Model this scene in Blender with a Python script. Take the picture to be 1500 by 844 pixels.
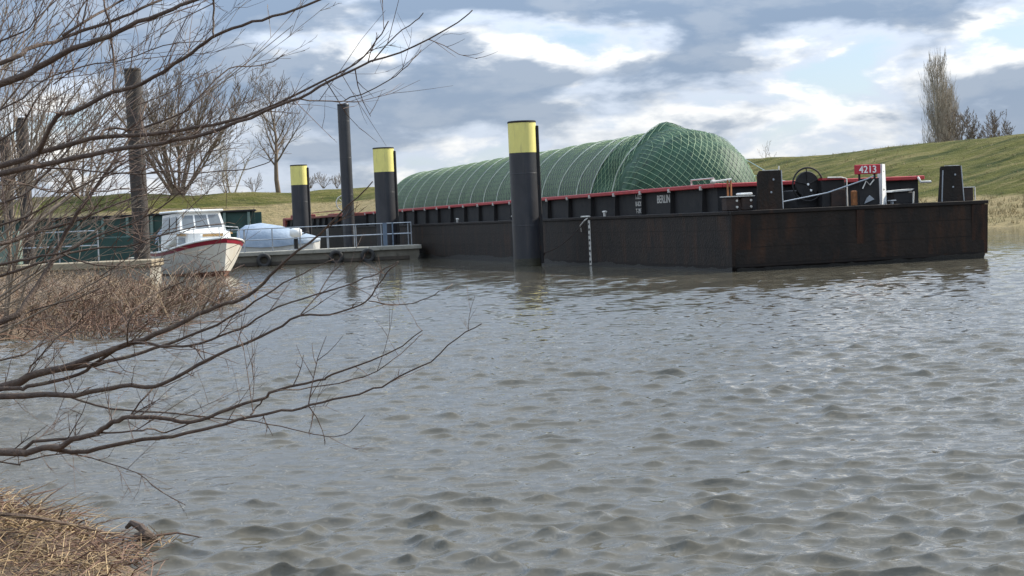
import bpy, math, random
import numpy as np
from mathutils import Vector, Matrix, noise

# ------------------------------------------------------------------ camera, sky, sun
for o in list(bpy.data.objects): bpy.data.objects.remove(o, do_unlink=True)
SC = bpy.context.scene
COL = SC.collection
F, ROLL, PITCH, EYE = 2400.0, math.radians(2.5), math.radians(2.42), 1.78
cd = bpy.data.cameras.new('camera'); cam = bpy.data.objects.new('camera', cd); COL.objects.link(cam)
cd.sensor_width = 36; cd.lens = 36 * F / 1500; cd.clip_start = .1; cd.clip_end = 9000
CM = Matrix.Translation((0, 0, EYE)) @ Matrix.Rotation(math.pi / 2 - PITCH, 4, 'X') @ Matrix.Rotation(-ROLL, 4, 'Z')
cam.matrix_world = CM
SC.camera = cam
SUN_AZ, SUN_EL = math.radians(66), math.radians(33)

W = bpy.data.worlds.new('World'); SC.world = W; W.use_nodes = True
def build_world():
    nt = W.node_tree; N = nt.nodes; L = nt.links; N.clear()
    out = N.new('ShaderNodeOutputWorld'); bg = N.new('ShaderNodeBackground')
    bg.inputs['Strength'].default_value = .1
    sky = N.new('ShaderNodeTexSky'); sky.sky_type = 'NISHITA'; sky.sun_disc = False
    sky.sun_elevation = SUN_EL; sky.sun_rotation = SUN_AZ; sky.air_density = 1.0; sky.dust_density = 1.0; sky.ozone_density = 1.0
    tc = N.new('ShaderNodeTexCoord')
    def math_(op, a, b=None, c=None, clamp=False):
        n = N.new('ShaderNodeMath'); n.operation = op; n.use_clamp = clamp
        for i, v in enumerate((a, b, c)):
            if v is None: continue
            if isinstance(v, (int, float)): n.inputs[i].default_value = v
            else: L.new(v, n.inputs[i])
        return n.outputs[0]
    def mapping(loc, sc):
        n = N.new('ShaderNodeMapping'); n.inputs['Location'].default_value = loc; n.inputs['Scale'].default_value = sc
        L.new(tc.outputs['Generated'], n.inputs[0]); return n.outputs[0]
    def nz(vec, scale, detail, rough=.55, dist=0.):
        n = N.new('ShaderNodeTexNoise'); n.inputs['Scale'].default_value = scale; n.inputs['Detail'].default_value = detail
        n.inputs['Roughness'].default_value = rough; n.inputs['Distortion'].default_value = dist
        L.new(vec, n.inputs['Vector']); return n.outputs[0]
    def ramp(v, a, b, interp='SMOOTHSTEP'):
        n = N.new('ShaderNodeMapRange'); n.interpolation_type = interp
        n.inputs['From Min'].default_value = a; n.inputs['From Max'].default_value = b; L.new(v, n.inputs['Value']); return n.outputs[0]
    def mix(f, a, b):
        n = N.new('ShaderNodeMix'); n.data_type = 'RGBA'
        if isinstance(f, (int, float)): n.inputs[0].default_value = f
        else: L.new(f, n.inputs[0])
        for i, v in ((6, a), (7, b)):
            if isinstance(v, tuple): n.inputs[i].default_value = v
            else: L.new(v, n.inputs[i])
        return n.outputs[2]
    sep = N.new('ShaderNodeSeparateXYZ'); L.new(tc.outputs['Generated'], sep.inputs[0]); z = sep.outputs[2]
    # cumulus: density, and the same density a little higher up and nearer the sun, for lit tops and shaded undersides
    S = (10., 10., 27.); O = (CLX, CLY, CLZ) = (7.2, 1.1, 8.4)
    a = nz(mapping(O, S), 1., 10, .54, .15)
    b = nz(mapping((CLX + .14, CLY + .06, CLZ + .22), S), 1., 7, .54, .15)
    big = nz(mapping((7.7, 2.2, 5.9), (3.6, 3.6, 15.)), 1., 5, .5)
    low = ramp(z, .10, .0, 'LINEAR')
    cover = math_('ADD', a, math_('MULTIPLY', math_('SUBTRACT', big, .5), .7))
    cover = math_('ADD', cover, math_('MULTIPLY_ADD', ramp(z, .05, .13), .10, .07))
    dens = ramp(cover, .40, .52)
    lit = ramp(math_('SUBTRACT', a, b), -.05, .10)
    thick = ramp(cover, .50, .655)
    white = (5.3, 5.15, 4.8, 1); pale = (2.85, 3.2, 3.75, 1); slate = (1.06, 1.42, 1.98, 1)
    body = mix(thick, pale, slate)
    cloud = mix(math_('MULTIPLY', lit, math_('SUBTRACT', 1., math_('MULTIPLY', thick, .90))), body, white)
    # overcast skies grow brighter towards the zenith (CIE overcast distribution)
    vm = N.new('ShaderNodeVectorMath'); vm.operation = 'SCALE'; L.new(cloud, vm.inputs[0]); L.new(math_('MULTIPLY_ADD', math_('MAXIMUM', z, 0.), 3.4, 1.0), vm.inputs['Scale']); cloud = vm.outputs[0]
    blue = mix(.6, sky.outputs[0], (1.8, 2.6, 3.8, 1))
    c = mix(math_('MULTIPLY', dens, .97), blue, cloud)
    c = mix(math_('MULTIPLY', low, .38), c, (3.2, 3.5, 3.9, 1))
    L.new(c, bg.inputs['Color']); L.new(bg.outputs[0], out.inputs[0])
build_world()
sd = bpy.data.lights.new('sun', 'SUN'); sd.energy = 3.4; sd.angle = math.radians(.6); sd.color = (1, .93, .82)
so = bpy.data.objects.new('sun', sd); COL.objects.link(so)
sdir = Vector((math.sin(SUN_AZ) * math.cos(SUN_EL), math.cos(SUN_AZ) * math.cos(SUN_EL), math.sin(SUN_EL)))
so.rotation_euler = sdir.to_track_quat('Z', 'Y').to_euler(); so.location = (60, 30, 60)
SC.view_settings.view_transform = 'Standard'; SC.view_settings.look = 'None'
SC.view_settings.exposure = 1.05; SC.view_settings.gamma = 1.0; SC.view_settings.use_curve_mapping = False

# ------------------------------------------------------------------ helpers
R = random.Random(7)
def ray(px, py):
    v = Vector(((px - 750) / F, (422 - py) / F, -1.0)); d = CM.to_3x3() @ v
    return d / d.y                       # one metre forward per unit
def ground(px, py, z=0.0):
    d = ray(px, py); t = (z - EYE) / d.z; return Vector((d.x * t, d.y * t, z))
def at(px, py, Y):
    d = ray(px, py); return Vector((d.x * Y, Y, EYE + d.z * Y))

class MB:
    def __init__(s): s.v = []; s.f = []; s.sm = False
    def add(s, vs, fs):
        n = len(s.v); s.v += [tuple(p) for p in vs]; s.f += [tuple(i + n for i in q) for q in fs]; return s
    def box(s, x0, x1, y0, y1, z0, z1):
        return s.add([(x0, y0, z0), (x1, y0, z0), (x1, y1, z0), (x0, y1, z0), (x0, y0, z1), (x1, y0, z1), (x1, y1, z1), (x0, y1, z1)],
                     [(3, 2, 1, 0), (4, 5, 6, 7), (0, 1, 5, 4), (1, 2, 6, 5), (2, 3, 7, 6), (3, 0, 4, 7)])
    def bbox(s, x0, x1, y0, y1, z0, z1, b=.02):       # box with chamfered edges
        vs = []; 
        for z, k in ((z0, b), (z0 + b, 0), (z1 - b, 0), (z1, b)):
            x0k, x1k, y0k, y1k = x0 + k, x1 - k, y0 + k, y1 - k
            c = b
            vs += [(x0k + c, y0k, z), (x1k - c, y0k, z), (x1k, y0k + c, z), (x1k, y1k - c, z), (x1k - c, y1k, z), (x0k + c, y1k, z), (x0k, y1k - c, z), (x0k, y0k + c, z)]
        fs = [tuple(range(7, -1, -1)), tuple(range(24, 32))]
        for l in range(3):
            for i in range(8): j = (i + 1) % 8; fs.append((l * 8 + i, l * 8 + j, l * 8 + 8 + j, l * 8 + 8 + i))
        return s.add(vs, fs)
    def prism(s, poly, d0, d1, axis='y'):              # poly (a,b) extruded along an axis
        n = len(poly)
        def P(a, b, d): return {'y': (a, d, b), 'x': (d, a, b), 'z': (a, b, d)}[axis]
        vs = [P(a, b, d0) for a, b in poly] + [P(a, b, d1) for a, b in poly]
        fs = [tuple(range(n)), tuple(range(2 * n - 1, n - 1, -1))] + [(i, n + i, n + (i + 1) % n, (i + 1) % n) for i in range(n)]
        return s.add(vs, fs)
    def tube(s, pts, rad, n=6, cap=True):
        pts = [Vector(p) for p in pts]; m = len(pts)
        if not hasattr(rad, '__len__'): rad = [rad] * m
        vs = []; up = Vector((.13, .21, .97)); base = None
        for i, p in enumerate(pts):
            t = (pts[min(i + 1, m - 1)] - pts[max(i - 1, 0)]);
            if t.length < 1e-9: t = Vector((0, 0, 1))
            t.normalize()
            if base is None:
                base = t.cross(up);
                if base.length < .2: base = t.cross(Vector((1, 0, 0)))
            base = (base - t * base.dot(t)).normalized(); c = t.cross(base)
            for k in range(n):
                a = 2 * math.pi * k / n; vs.append(p + (base * math.cos(a) + c * math.sin(a)) * rad[i])
        fs = []
        for i in range(m - 1):
            for k in range(n): j = (k + 1) % n; fs.append((i * n + k, i * n + j, i * n + n + j, i * n + n + k))
        if cap: fs += [tuple(range(n - 1, -1, -1)), tuple(range((m - 1) * n, m * n))]
        return s.add(vs, fs)
    def lathe(s, prof, n=24, c=(0, 0, 0), axis='z'):    # prof (r, h)
        vs = []
        for r, h in prof:
            for k in range(n):
                a = 2 * math.pi * k / n; x, y = r * math.cos(a), r * math.sin(a)
                p = {'z': (x, y, h), 'y': (x, h, y), 'x': (h, x, y)}[axis]
                vs.append((p[0] + c[0], p[1] + c[1], p[2] + c[2]))
        fs = []
        for i in range(len(prof) - 1):
            for k in range(n): j = (k + 1) % n; fs.append((i * n + k, i * n + j, i * n + n + j, i * n + n + k))
        return s.add(vs, fs)
    def torus(s, R_, r, c, axis='y', n=28, m=8, a0=0, a1=2 * math.pi):
        pts = []
        for i in range(n):
            a = a0 + (a1 - a0) * i / n; x, y = R_ * math.cos(a), R_ * math.sin(a)
            pts.append((a, x, y))
        vs = []
        for a, x, y in pts:
            for k in range(m):
                b = 2 * math.pi * k / m; q = R_ + r * math.cos(b); h = r * math.sin(b)
                X, Y = q * math.cos(a), q * math.sin(a)
                p = {'y': (X, h, Y), 'x': (h, X, Y), 'z': (X, Y, h)}[axis]
                vs.append((p[0] + c[0], p[1] + c[1], p[2] + c[2]))
        fs = [(i * m + k, i * m + (k + 1) % m, ((i + 1) % n) * m + (k + 1) % m, ((i + 1) % n) * m + k) for i in range(n) for k in range(m)]
        return s.add(vs, fs)
    def mesh(s, name, m, smooth=False):
        me = bpy.data.meshes.new(name); me.from_pydata(s.v, [], s.f); me.materials.append(m)
        if smooth: me.polygons.foreach_set('use_smooth', [True] * len(me.polygons))
        me.validate(); 
        import bmesh
        if len(s.f) < 60000:
            bm = bmesh.new(); bm.from_mesh(me); bmesh.ops.recalc_face_normals(bm, faces=bm.faces); bm.to_mesh(me); bm.free()
        return me
    def build(s, name, m, parent=None, loc=None, smooth=False, rz=0, **kw):
        return link(name, s.mesh(name, m, smooth), parent, loc, rz, **kw)
def link(name, me, parent=None, loc=None, rz=0, **kw):
    o = bpy.data.objects.new(name, me); COL.objects.link(o)
    if parent: o.parent = parent
    if loc is not None: o.location = loc
    if rz: o.rotation_euler = (0, 0, rz)
    for k, v in kw.items(): o[k] = v
    return o
def thing(name, label, category, loc=(0, 0, 0), rz=0, group=None):
    o = link(name, None, None, loc, rz, label=label, category=category)
    if group: o['group'] = group
    return o
def autosmooth(o, ang=40):
    me = o.data
    me.polygons.foreach_set('use_smooth', [True] * len(me.polygons))
    try: me.set_sharp_from_angle(angle=math.radians(ang))
    except Exception: pass
    return o

MATS = {}
def mat(name, c1, c2=None, rough=.7, scale=3., stretch=(1, 1, 1), lo=.35, hi=.65, c3=None, s3=8., lo3=.6, hi3=.72, st3=(1, 1, 1), bump=0., bscale=20., metallic=0., spec=.5, detail=8, sss=None, bst=(1, 1, 1)):
    m = bpy.data.materials.new(name); m.use_nodes = True; nt = m.node_tree; N = nt.nodes; L = nt.links
    p = N['Principled BSDF']; tc = N.new('ShaderNodeTexCoord')
    p.inputs['Roughness'].default_value = rough; p.inputs['Metallic'].default_value = metallic
    p.inputs['Specular IOR Level'].default_value = spec
    def nz(sc, st, det):
        mp = N.new('ShaderNodeMapping'); mp.inputs['Scale'].default_value = st; L.new(tc.outputs['Object'], mp.inputs[0])
        n = N.new('ShaderNodeTexNoise'); n.inputs['Scale'].default_value = sc; n.inputs['Detail'].default_value = det; n.inputs['Roughness'].default_value = .6
        L.new(mp.outputs[0], n.inputs['Vector']); return n.outputs[0]
    def rng(v, a, b):
        r = N.new('ShaderNodeMapRange'); r.inputs['From Min'].default_value = a; r.inputs['From Max'].default_value = b; L.new(v, r.inputs['Value']); return r.outputs[0]
    def mix(f, a, b):
        x = N.new('ShaderNodeMix'); x.data_type = 'RGBA'; L.new(f, x.inputs[0])
        for i, v in ((6, a), (7, b)):
            if isinstance(v, tuple): x.inputs[i].default_value = v
            else: L.new(v, x.inputs[i])
        return x.outputs[2]
    c1 = (*c1, 1); c2 = (*(c2 or tuple(x * .7 for x in c1[:3])), 1)
    col = mix(rng(nz(scale, stretch, detail), lo, hi), c1, c2)
    if c3: col = mix(rng(nz(s3, st3, 8), lo3, hi3), col, (*c3, 1))
    L.new(col, p.inputs['Base Color'])
    if bump:
        b = N.new('ShaderNodeBump'); b.inputs['Strength'].default_value = bump; b.inputs['Distance'].default_value = .05
        L.new(nz(bscale, bst, 6), b.inputs['Height']); L.new(b.outputs[0], p.inputs['Normal'])
    MATS[name] = m; return m

steel = mat('hull_steel', (.012, .010, .009), (.021, .015, .012), .62, 1.4, (1, 1, .5), c3=(.050, .023, .012), s3=1.7, lo3=.60, hi3=.80, st3=(1.6, 1.6, .22), bump=.25, bscale=9, spec=.2)
steel2 = mat('hull_plate_steel', (.013, .011, .0095), (.024, .017, .013), .58, 2.2, (1, 1, .4), c3=(.058, .027, .014), s3=1.5, lo3=.52, hi3=.80, st3=(1.2, 1.2, .30), bump=.45, bscale=11, spec=.2)
blackpaint = mat('black_paint', (.012, .012, .013), (.022, .020, .019), .65, 3, bump=.1, spec=.3)
darkrust = mat('dark_rust', (.020, .013, .010), (.042, .022, .014), .75, 5, bump=.3)
redpaint = mat('red_paint', (.42, .034, .036), (.32, .030, .032), .5, 2.5, c3=(.13, .04, .03), lo3=.62, hi3=.78)
rustred = mat('faded_red_paint', (.25, .045, .03), (.16, .045, .03), .7, 3, c3=(.09, .04, .025))
signred = mat('sign_red', (.42, .02, .035), (.36, .02, .03), .45, 4)
white = mat('white_paint', (.78, .78, .76), (.66, .66, .63), .45, 4)
dirtywhite = mat('dirty_white_paint', (.62, .60, .55), (.44, .42, .37), .6, 9, c3=(.2, .16, .12), s3=14)
galv = mat('galvanised_steel', (.34, .37, .40), (.25, .27, .29), .45, 6, metallic=.55)
rustorange = mat('orange_rust', (.34, .13, .04), (.2, .08, .03), .8, 10)
pileblack = mat('black_pile_coating', (.017, .018, .022), (.030, .030, .034), .42, 2.2, (1, 1, .4), bump=.12, bscale=6, c3=(.065, .052, .042), s3=2.6, lo3=.56, hi3=.85, st3=(2.4, 2.4, .2))
pileyellow = mat('yellow_pile_paint', (.76, .68, .20), (.68, .60, .18), .5, 3, (1, 1, .5), c3=(.40, .34, .15), s3=3.5, lo3=.56, hi3=.80, st3=(2.2, 2.2, .25))
pilerust = mat('weathered_pile', (.026, .022, .019), (.055, .045, .038), .85, 3, (1, 1, .3), c3=(.10, .078, .058), s3=6, bump=.5)
tarpgreen = mat('green_tarpaulin', (.006, .042, .016), (.010, .060, .023), .65, 1.2, c3=(.003, .020, .009), s3=2.2, bump=.45, bscale=5, bst=(1, 2.4, .6))
tarppale = mat('grey_green_tarpaulin', (.072, .096, .072), (.052, .076, .056), .6, 1.2, c3=(.036, .062, .042), s3=1.6, lo3=.58, hi3=.75, bump=.4, bscale=4, bst=(1, 2.6, .5))
netmat = mat('pale_net', (.30, .40, .24), (.22, .32, .18), .75, 5)
strapmat = mat('pale_strap', (.55, .58, .50), (.42, .46, .40), .7, 5)
concrete = mat('weathered_concrete', (.22, .21, .175), (.31, .29, .24), .85, 2.5, c3=(.13, .12, .09), s3=3, bump=.3)
rubber = mat('tyre_rubber', (.018, .017, .017), (.035, .033, .03), .8, 9, bump=.2)
gel = mat('white_gelcoat', (.76, .75, .71), (.70, .69, .64), .35, 3)
gelstain = mat('stained_gelcoat', (.72, .70, .64), (.62, .57, .47), .4, 1.5, (1, 1, .4), c3=(.42, .28, .15), s3=2.3, lo3=.66, hi3=.82)
redstripe = mat('red_stripe', (.30, .015, .035), (.24, .012, .03), .4, 4)
wood = mat('varnished_wood', (.42, .26, .10), (.33, .19, .07), .45, 6, (1, 1, 6))
bluetarp = mat('pale_blue_cover', (.30, .36, .43), (.22, .28, .35), .6, 2.5, bump=.5, bscale=5)
greenpaint = mat('green_barge_paint', (.020, .060, .045), (.013, .042, .033), .6, 2, c3=(.07, .05, .035), s3=3, lo3=.62, hi3=.8)
palegreen = mat('pale_green_paint', (.13, .18, .15), (.10, .145, .12), .6, 2)
bark_near = mat('willow_bark', (.105, .070, .048), (.060, .041, .031), .85, 22, (1, 1, 1), c3=(.135, .11, .075), s3=13, lo3=.58, hi3=.75, bump=.5, bscale=60)
twig_near = mat('willow_twig', (.115, .072, .050), (.075, .048, .036), .8, 9)
bark_pale = mat('pale_bark', (.21, .165, .12), (.14, .105, .075), .85, 6, c3=(.27, .225, .165), s3=4)
bark_far = mat('far_bark', (.17, .13, .09), (.12, .09, .065), .9, 1.5)
bark_grey = mat('grey_bark', (.36, .31, .24), (.27, .23, .18), .9, 1.5)
reed = mat('dry_reed', (.25, .185, .115), (.145, .10, .066), .85, 5, c3=(.14, .075, .05), s3=7)
reddish = mat('reddish_stem', (.17, .095, .062), (.11, .066, .045), .85, 5, c3=(.24, .17, .10), s3=6)
straw = mat('straw', (.36, .26, .14), (.22, .15, .08), .85, 9, c3=(.20, .12, .075), s3=15)
mud = mat('bank_soil', (.085, .060, .042), (.15, .105, .068), .95, 2.2, c3=(.24, .18, .105), s3=5, bump=.8, bscale=12)
def glass(name, c, rough=.06):
    m = bpy.data.materials.new(name); m.use_nodes = True; p = m.node_tree.nodes['Principled BSDF']
    tc = m.node_tree.nodes.new('ShaderNodeTexNoise'); tc.inputs['Scale'].default_value = 2.
    r = m.node_tree.nodes.new('ShaderNodeMix'); r.data_type = 'RGBA'; r.inputs[6].default_value = (*c, 1); r.inputs[7].default_value = (*[x * 1.5 for x in c], 1)
    m.node_tree.links.new(tc.outputs[0], r.inputs[0]); m.node_tree.links.new(r.outputs[2], p.inputs['Base Color'])
    p.inputs['Roughness'].default_value = rough; p.inputs['IOR'].default_value = 1.5; return m
glassm = glass('window_glass', (.10, .115, .125))

def nobj(name, V, Fq, m, smooth=True, parent=None, **kw):   # from numpy arrays of quads or triangles
    me = bpy.data.meshes.new(name); V = np.asarray(V, np.float32); Fq = np.asarray(Fq, np.int32); k = Fq.shape[1]
    me.vertices.add(len(V)); me.vertices.foreach_set('co', V.ravel())
    me.loops.add(Fq.size); me.loops.foreach_set('vertex_index', Fq.ravel())
    me.polygons.add(len(Fq)); me.polygons.foreach_set('loop_start', np.arange(0, Fq.size, k, dtype=np.int32))
    me.polygons.foreach_set('use_smooth', np.full(len(Fq), smooth))
    me.update(calc_edges=True); me.validate(); me.materials.append(m)
    return link(name, me, parent, **kw)
def gridfaces(nr, nc):
    i = np.arange(nr - 1)[:, None] * nc + np.arange(nc - 1)[None]; i = i.ravel()
    return np.stack([i, i + 1, i + nc + 1, i + nc], -1)
def fbm2(x, y, sc, seed=0, oct=4):
    rs = np.random.RandomState(seed); r = np.zeros_like(x); amp = 1.; tot = 0
    for o in range(oct):
        for k in range(5):
            a = rs.uniform(0, 2 * math.pi); fq = 2 * math.pi / sc * 2 ** o * rs.uniform(.7, 1.4)
            r += amp * np.sin((x * math.cos(a) + y * math.sin(a)) * fq + rs.uniform(0, 6.28)) / 5 ** .5
        tot += amp; amp *= .55
    return r / tot

# ------------------------------------------------------------------ water
def build_water():
    m = bpy.data.materials.new('river_water'); m.use_nodes = True; nt = m.node_tree; N = nt.nodes; L = nt.links
    p = N['Principled BSDF']; p.inputs['Base Color'].default_value = (.088, .076, .054, 1)
    p.inputs['Roughness'].default_value = .05; p.inputs['IOR'].default_value = 1.36
    tc = N.new('ShaderNodeTexCoord')
    def nz(sc, st, det, rough=.55, typ=None):
        mp = N.new('ShaderNodeMapping'); mp.inputs['Scale'].default_value = st; mp.inputs['Rotation'].default_value = (0, 0, .15)
        L.new(tc.outputs['Object'], mp.inputs[0])
        n = N.new('ShaderNodeTexNoise'); n.inputs['Scale'].default_value = sc; n.inputs['Detail'].default_value = det; n.inputs['Roughness'].default_value = rough
        if typ: n.noise_type = typ
        L.new(mp.outputs[0], n.inputs['Vector']); return n.outputs[0]
    b1 = N.new('ShaderNodeBump'); b1.inputs['Strength'].default_value = .5; b1.inputs['Distance'].default_value = .024
    L.new(nz(4.2, (.45, 1.3, 1), 3, .5, 'RIDGED_MULTIFRACTAL'), b1.inputs['Height'])
    b2 = N.new('ShaderNodeBump'); b2.inputs['Strength'].default_value = .2; b2.inputs['Distance'].default_value = .008
    L.new(nz(11., (.6, 1.15, 1), 3), b2.inputs['Height']); L.new(b1.outputs[0], b2.inputs['Normal'])
    L.new(b2.outputs[0], p.inputs['Normal'])
    # murk: slight change of silt colour
    r = N.new('ShaderNodeMix'); r.data_type = 'RGBA'; r.inputs[6].default_value = (.092, .082, .058, 1); r.inputs[7].default_value = (.072, .065, .048, 1)
    L.new(nz(.12, (1, 1, 1), 3), r.inputs[0]); L.new(r.outputs[2], p.inputs['Base Color'])
    # a fan of rows that grow with distance; the waves themselves are laid out in metres on the river
    rows = np.concatenate([np.array([-30., -10, -2, 2, 4]), 5.5 * np.exp(np.arange(0, 1500) * .0020), np.geomspace(110, 2500, 40)])
    az = np.concatenate([np.linspace(-3, -.43, 14), np.linspace(-.40, .40, 400), np.linspace(.43, 3, 14)])
    Y, A = np.meshgrid(rows, az, indexing='ij')
    X = A * np.maximum(np.abs(Y), 4.)
    step = np.maximum(Y, 4.) * .0021
    Z = np.zeros_like(X); DX = np.zeros_like(X); DY = np.zeros_like(X)
    rs = np.random.RandomState(11)
    gust = .80 + .30 * fbm2(X, Y, 9., 5, 2)
    for i in range(130):
        lam = .10 * (9.0 ** rs.beta(1.0, 1.8)); k = 2 * math.pi / lam
        th = math.radians(-96) + rs.normal(0, .58)
        steep = .046 * (1.0 if lam < .30 else (.30 / lam) ** .95)
        amp = steep / k; ph = rs.uniform(0, 6.28)
        cx, cy = math.cos(th), math.sin(th)
        q = k * (X * cx + Y * cy) + ph + .9 * np.sin(.31 * X * cy * k * .25 + i)
        w = np.clip((lam / np.maximum(step, 1e-3) - 3.) / 3., 0, 1) * (.75 if lam < .18 else 1.)
        c = np.cos(q); s = np.sin(q)
        Z += amp * w * c; DX -= .8 * amp * w * s * cx; DY -= .8 * amp * w * s * cy
    sg = float(Z[20:300].std()); Z = Z + .08 * (Z * Z - sg * sg) / sg
    fade = np.clip((Y - 4) / 2, 0, 1) * gust
    V = np.stack([X + DX * fade, Y + DY * fade, Z * fade], -1).reshape(-1, 3)
    nobj('river', V, gridfaces(len(rows), len(az)), m, True, kind='structure')
build_water()

# ------------------------------------------------------------------ far bank: dike and land behind
CREST = [(430, -420), (150, -18), (40, 128.7), (22.5, 152), (4, 178), (-13.5, 202), (-41, 199), (-90, 195), (-200, 180), (-900, 60)]
def crest_pts(n=500):
    P = [Vector((a, b, 0)) for a, b in CREST]; out = []
    for i in range(len(P) - 1):
        p0, p1, p2, p3 = P[max(i - 1, 0)], P[i], P[i + 1], P[min(i + 2, len(P) - 1)]
        k = max(2, int((p2 - p1).length / 1.1)) if 1 <= i <= 7 else 24
        for j in range(k):
            t = j / k; out.append(p1 + (p2 - p1) * (t if i in (0, 1, 8) else t))
    out.append(P[-1]); out = [np.array(o) for o in out]
    A = np.array(out)
    for it in range(6): A[1:-1] = .25 * A[:-2] + .5 * A[1:-1] + .25 * A[2:]
    return A
def build_dike():
    m = bpy.data.materials.new('dike_grass'); m.use_nodes = True; nt = m.node_tree; N = nt.nodes; L = nt.links
    p = N['Principled BSDF']; p.inputs['Roughness'].default_value = .95; p.inputs['Specular IOR Level'].default_value = .1
    tc = N.new('ShaderNodeTexCoord'); at_ = N.new('ShaderNodeAttribute'); at_.attribute_name = 'dry'
    def nz(sc, st, det=8, ro=.65):
        mp = N.new('ShaderNodeMapping'); mp.inputs['Scale'].default_value = st; mp.inputs['Rotation'].default_value = (0, 0, math.radians(53)); L.new(tc.outputs['Object'], mp.inputs[0])
        n = N.new('ShaderNodeTexNoise'); n.inputs['Scale'].default_value = sc; n.inputs['Detail'].default_value = det; n.inputs['Roughness'].default_value = ro
        L.new(mp.outputs[0], n.inputs['Vector']); return n.outputs[0]
    def rng(v, a, b):
        r = N.new('ShaderNodeMapRange'); r.inputs['From Min'].default_value = a; r.inputs['From Max'].default_value = b; L.new(v, r.inputs['Value']); return r.outputs[0]
    def mix(f, a, b):
        x = N.new('ShaderNodeMix'); x.data_type = 'RGBA'; L.new(f, x.inputs[0])
        for i, v in ((6, a), (7, b)):
            if isinstance(v, tuple): x.inputs[i].default_value = v
            else: L.new(v, x.inputs[i])
        return x.outputs[2]
    g = mix(rng(nz(.5, (.5, 1, 1)), .35, .62), (.066, .072, .018, 1), (.112, .106, .030, 1))
    g = mix(rng(nz(.7, (.25, 1.2, 1)), .48, .66), g, (.165, .140, .058, 1))
    g = mix(rng(nz(.45, (.22, 1.5, 1)), .50, .64), g, (.032, .044, .012, 1))
    s = mix(rng(nz(1.1, (.4, 1, 1)), .35, .65), (.29, .225, .12, 1), (.20, .165, .08, 1))
    x = N.new('ShaderNodeMath'); x.operation = 'ADD'; L.new(at_.outputs['Fac'], x.inputs[0])
    y = N.new('ShaderNodeMath'); y.operation = 'MULTIPLY_ADD'; L.new(nz(.35, (.4, 1, 1)), y.inputs[0]); y.inputs[1].default_value = 1.2; y.inputs[2].default_value = -.6
    L.new(y.outputs[0], x.inputs[1])
    L.new(mix(rng(x.outputs[0], .35, .65), g, s), p.inputs['Base Color'])
    b = N.new('ShaderNodeBump'); b.inputs['Strength'].default_value = 1.; b.inputs['Distance'].default_value = .3
    L.new(nz(2.2, (.6, 1, 1)), b.inputs['Height']); L.new(b.outputs[0], p.inputs['Normal'])
    A = crest_pts(); nrm = np.array([-.62, -.785])
    T = np.array([-4000, -600, -120, -60, -34, -26, -22] + list(np.linspace(-20, 30, 90)) + [34, 40.])
    def prof(t):
        return np.interp(t, [-4000, -34, -20, -4.5, -3.2, -.4, .8, 6, 15, 19.5, 24, 26.5, 30, 40], [.4, .9, 1.4, 6.2, 6.42, 6.5, 6.3, 4.9, 2.1, 1.25, .75, .15, -.5, -1.5])
    X = A[:, 0][:, None] + nrm[0] * T[None]; Y = A[:, 1][:, None] + nrm[1] * T[None]
    near = ((X > -140) & (X < 160) & (Y > 0))
    Z = prof(T)[None] + 0 * X
    Z = Z + near * (.13 * fbm2(X, Y, 7., 3, 4) + .30 * fbm2(X, Y, 30., 9, 2)) * np.clip((28 - T[None]) / 8, .2, 1) * (T[None] > -25)
    left = np.clip((12 - X) / 24, 0, 1)                     # the left reach has dry grass higher up its slope
    dry = np.clip(((1.95 + 2.75 * left) - Z) / .8 + .5, 0, 1) * (T[None] > 0)
    V = np.stack([X, Y, Z], -1).reshape(-1, 3)
    o = nobj('dike', V, gridfaces(len(A), len(T)), m, True, kind='structure')
    a = o.data.attributes.new('dry', 'FLOAT', 'POINT'); a.data.foreach_set('value', dry.ravel().astype(np.float32))
    # dry tufts, thick at the foot of the dike and thin on its slope
    rs = np.random.RandomState(4); n = 9000
    ia = rs.randint(0, len(A) - 1, n * 6); P = A[ia] + (A[ia + 1] - A[ia]) * rs.rand(n * 6)[:, None]
    t = np.where(rs.rand(n * 6) < .75, rs.uniform(16, 26.6, n * 6), rs.uniform(-3, 18, n * 6)); x = P[:, 0] + nrm[0] * t; y = P[:, 1] + nrm[1] * t
    ok = (y > 60) & (np.abs(x / y) < .42); x, y, t = x[ok][:n], y[ok][:n], t[ok][:n]; k = len(x)
    z = prof(t) + (.13 * fbm2(x, y, 7., 3, 4) + .30 * fbm2(x, y, 30., 9, 2)) * np.clip((28 - t) / 8, .2, 1); V = []
    for b_ in range(5):
        a = rs.uniform(0, 6.28, k); h = rs.uniform(.12, .42, k) * np.where(t > 15, 1, .5); w = rs.uniform(.012, .035, k); ln = rs.normal(0, .14, (k, 2)); o2 = rs.normal(0, .08, (k, 2))
        c, s_ = np.cos(a) * w, np.sin(a) * w; xs, ys = x + o2[:, 0], y + o2[:, 1]
        V.append(np.stack([np.stack([xs - c, ys - s_, z - .05], -1), np.stack([xs + c, ys + s_, z - .05], -1), np.stack([xs + ln[:, 0], ys + ln[:, 1], z + h], -1)], 1))
    V = np.concatenate(V).reshape(-1, 3)
    nobj('dry_grass', V, np.arange(len(V)).reshape(-1, 3), mat('dry_grass', (.30, .235, .12), (.20, .165, .08), .95, .4), False, kind='stuff', label='dry tan grass tufts along the foot of the dike', category='grass')
build_dike()

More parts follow.
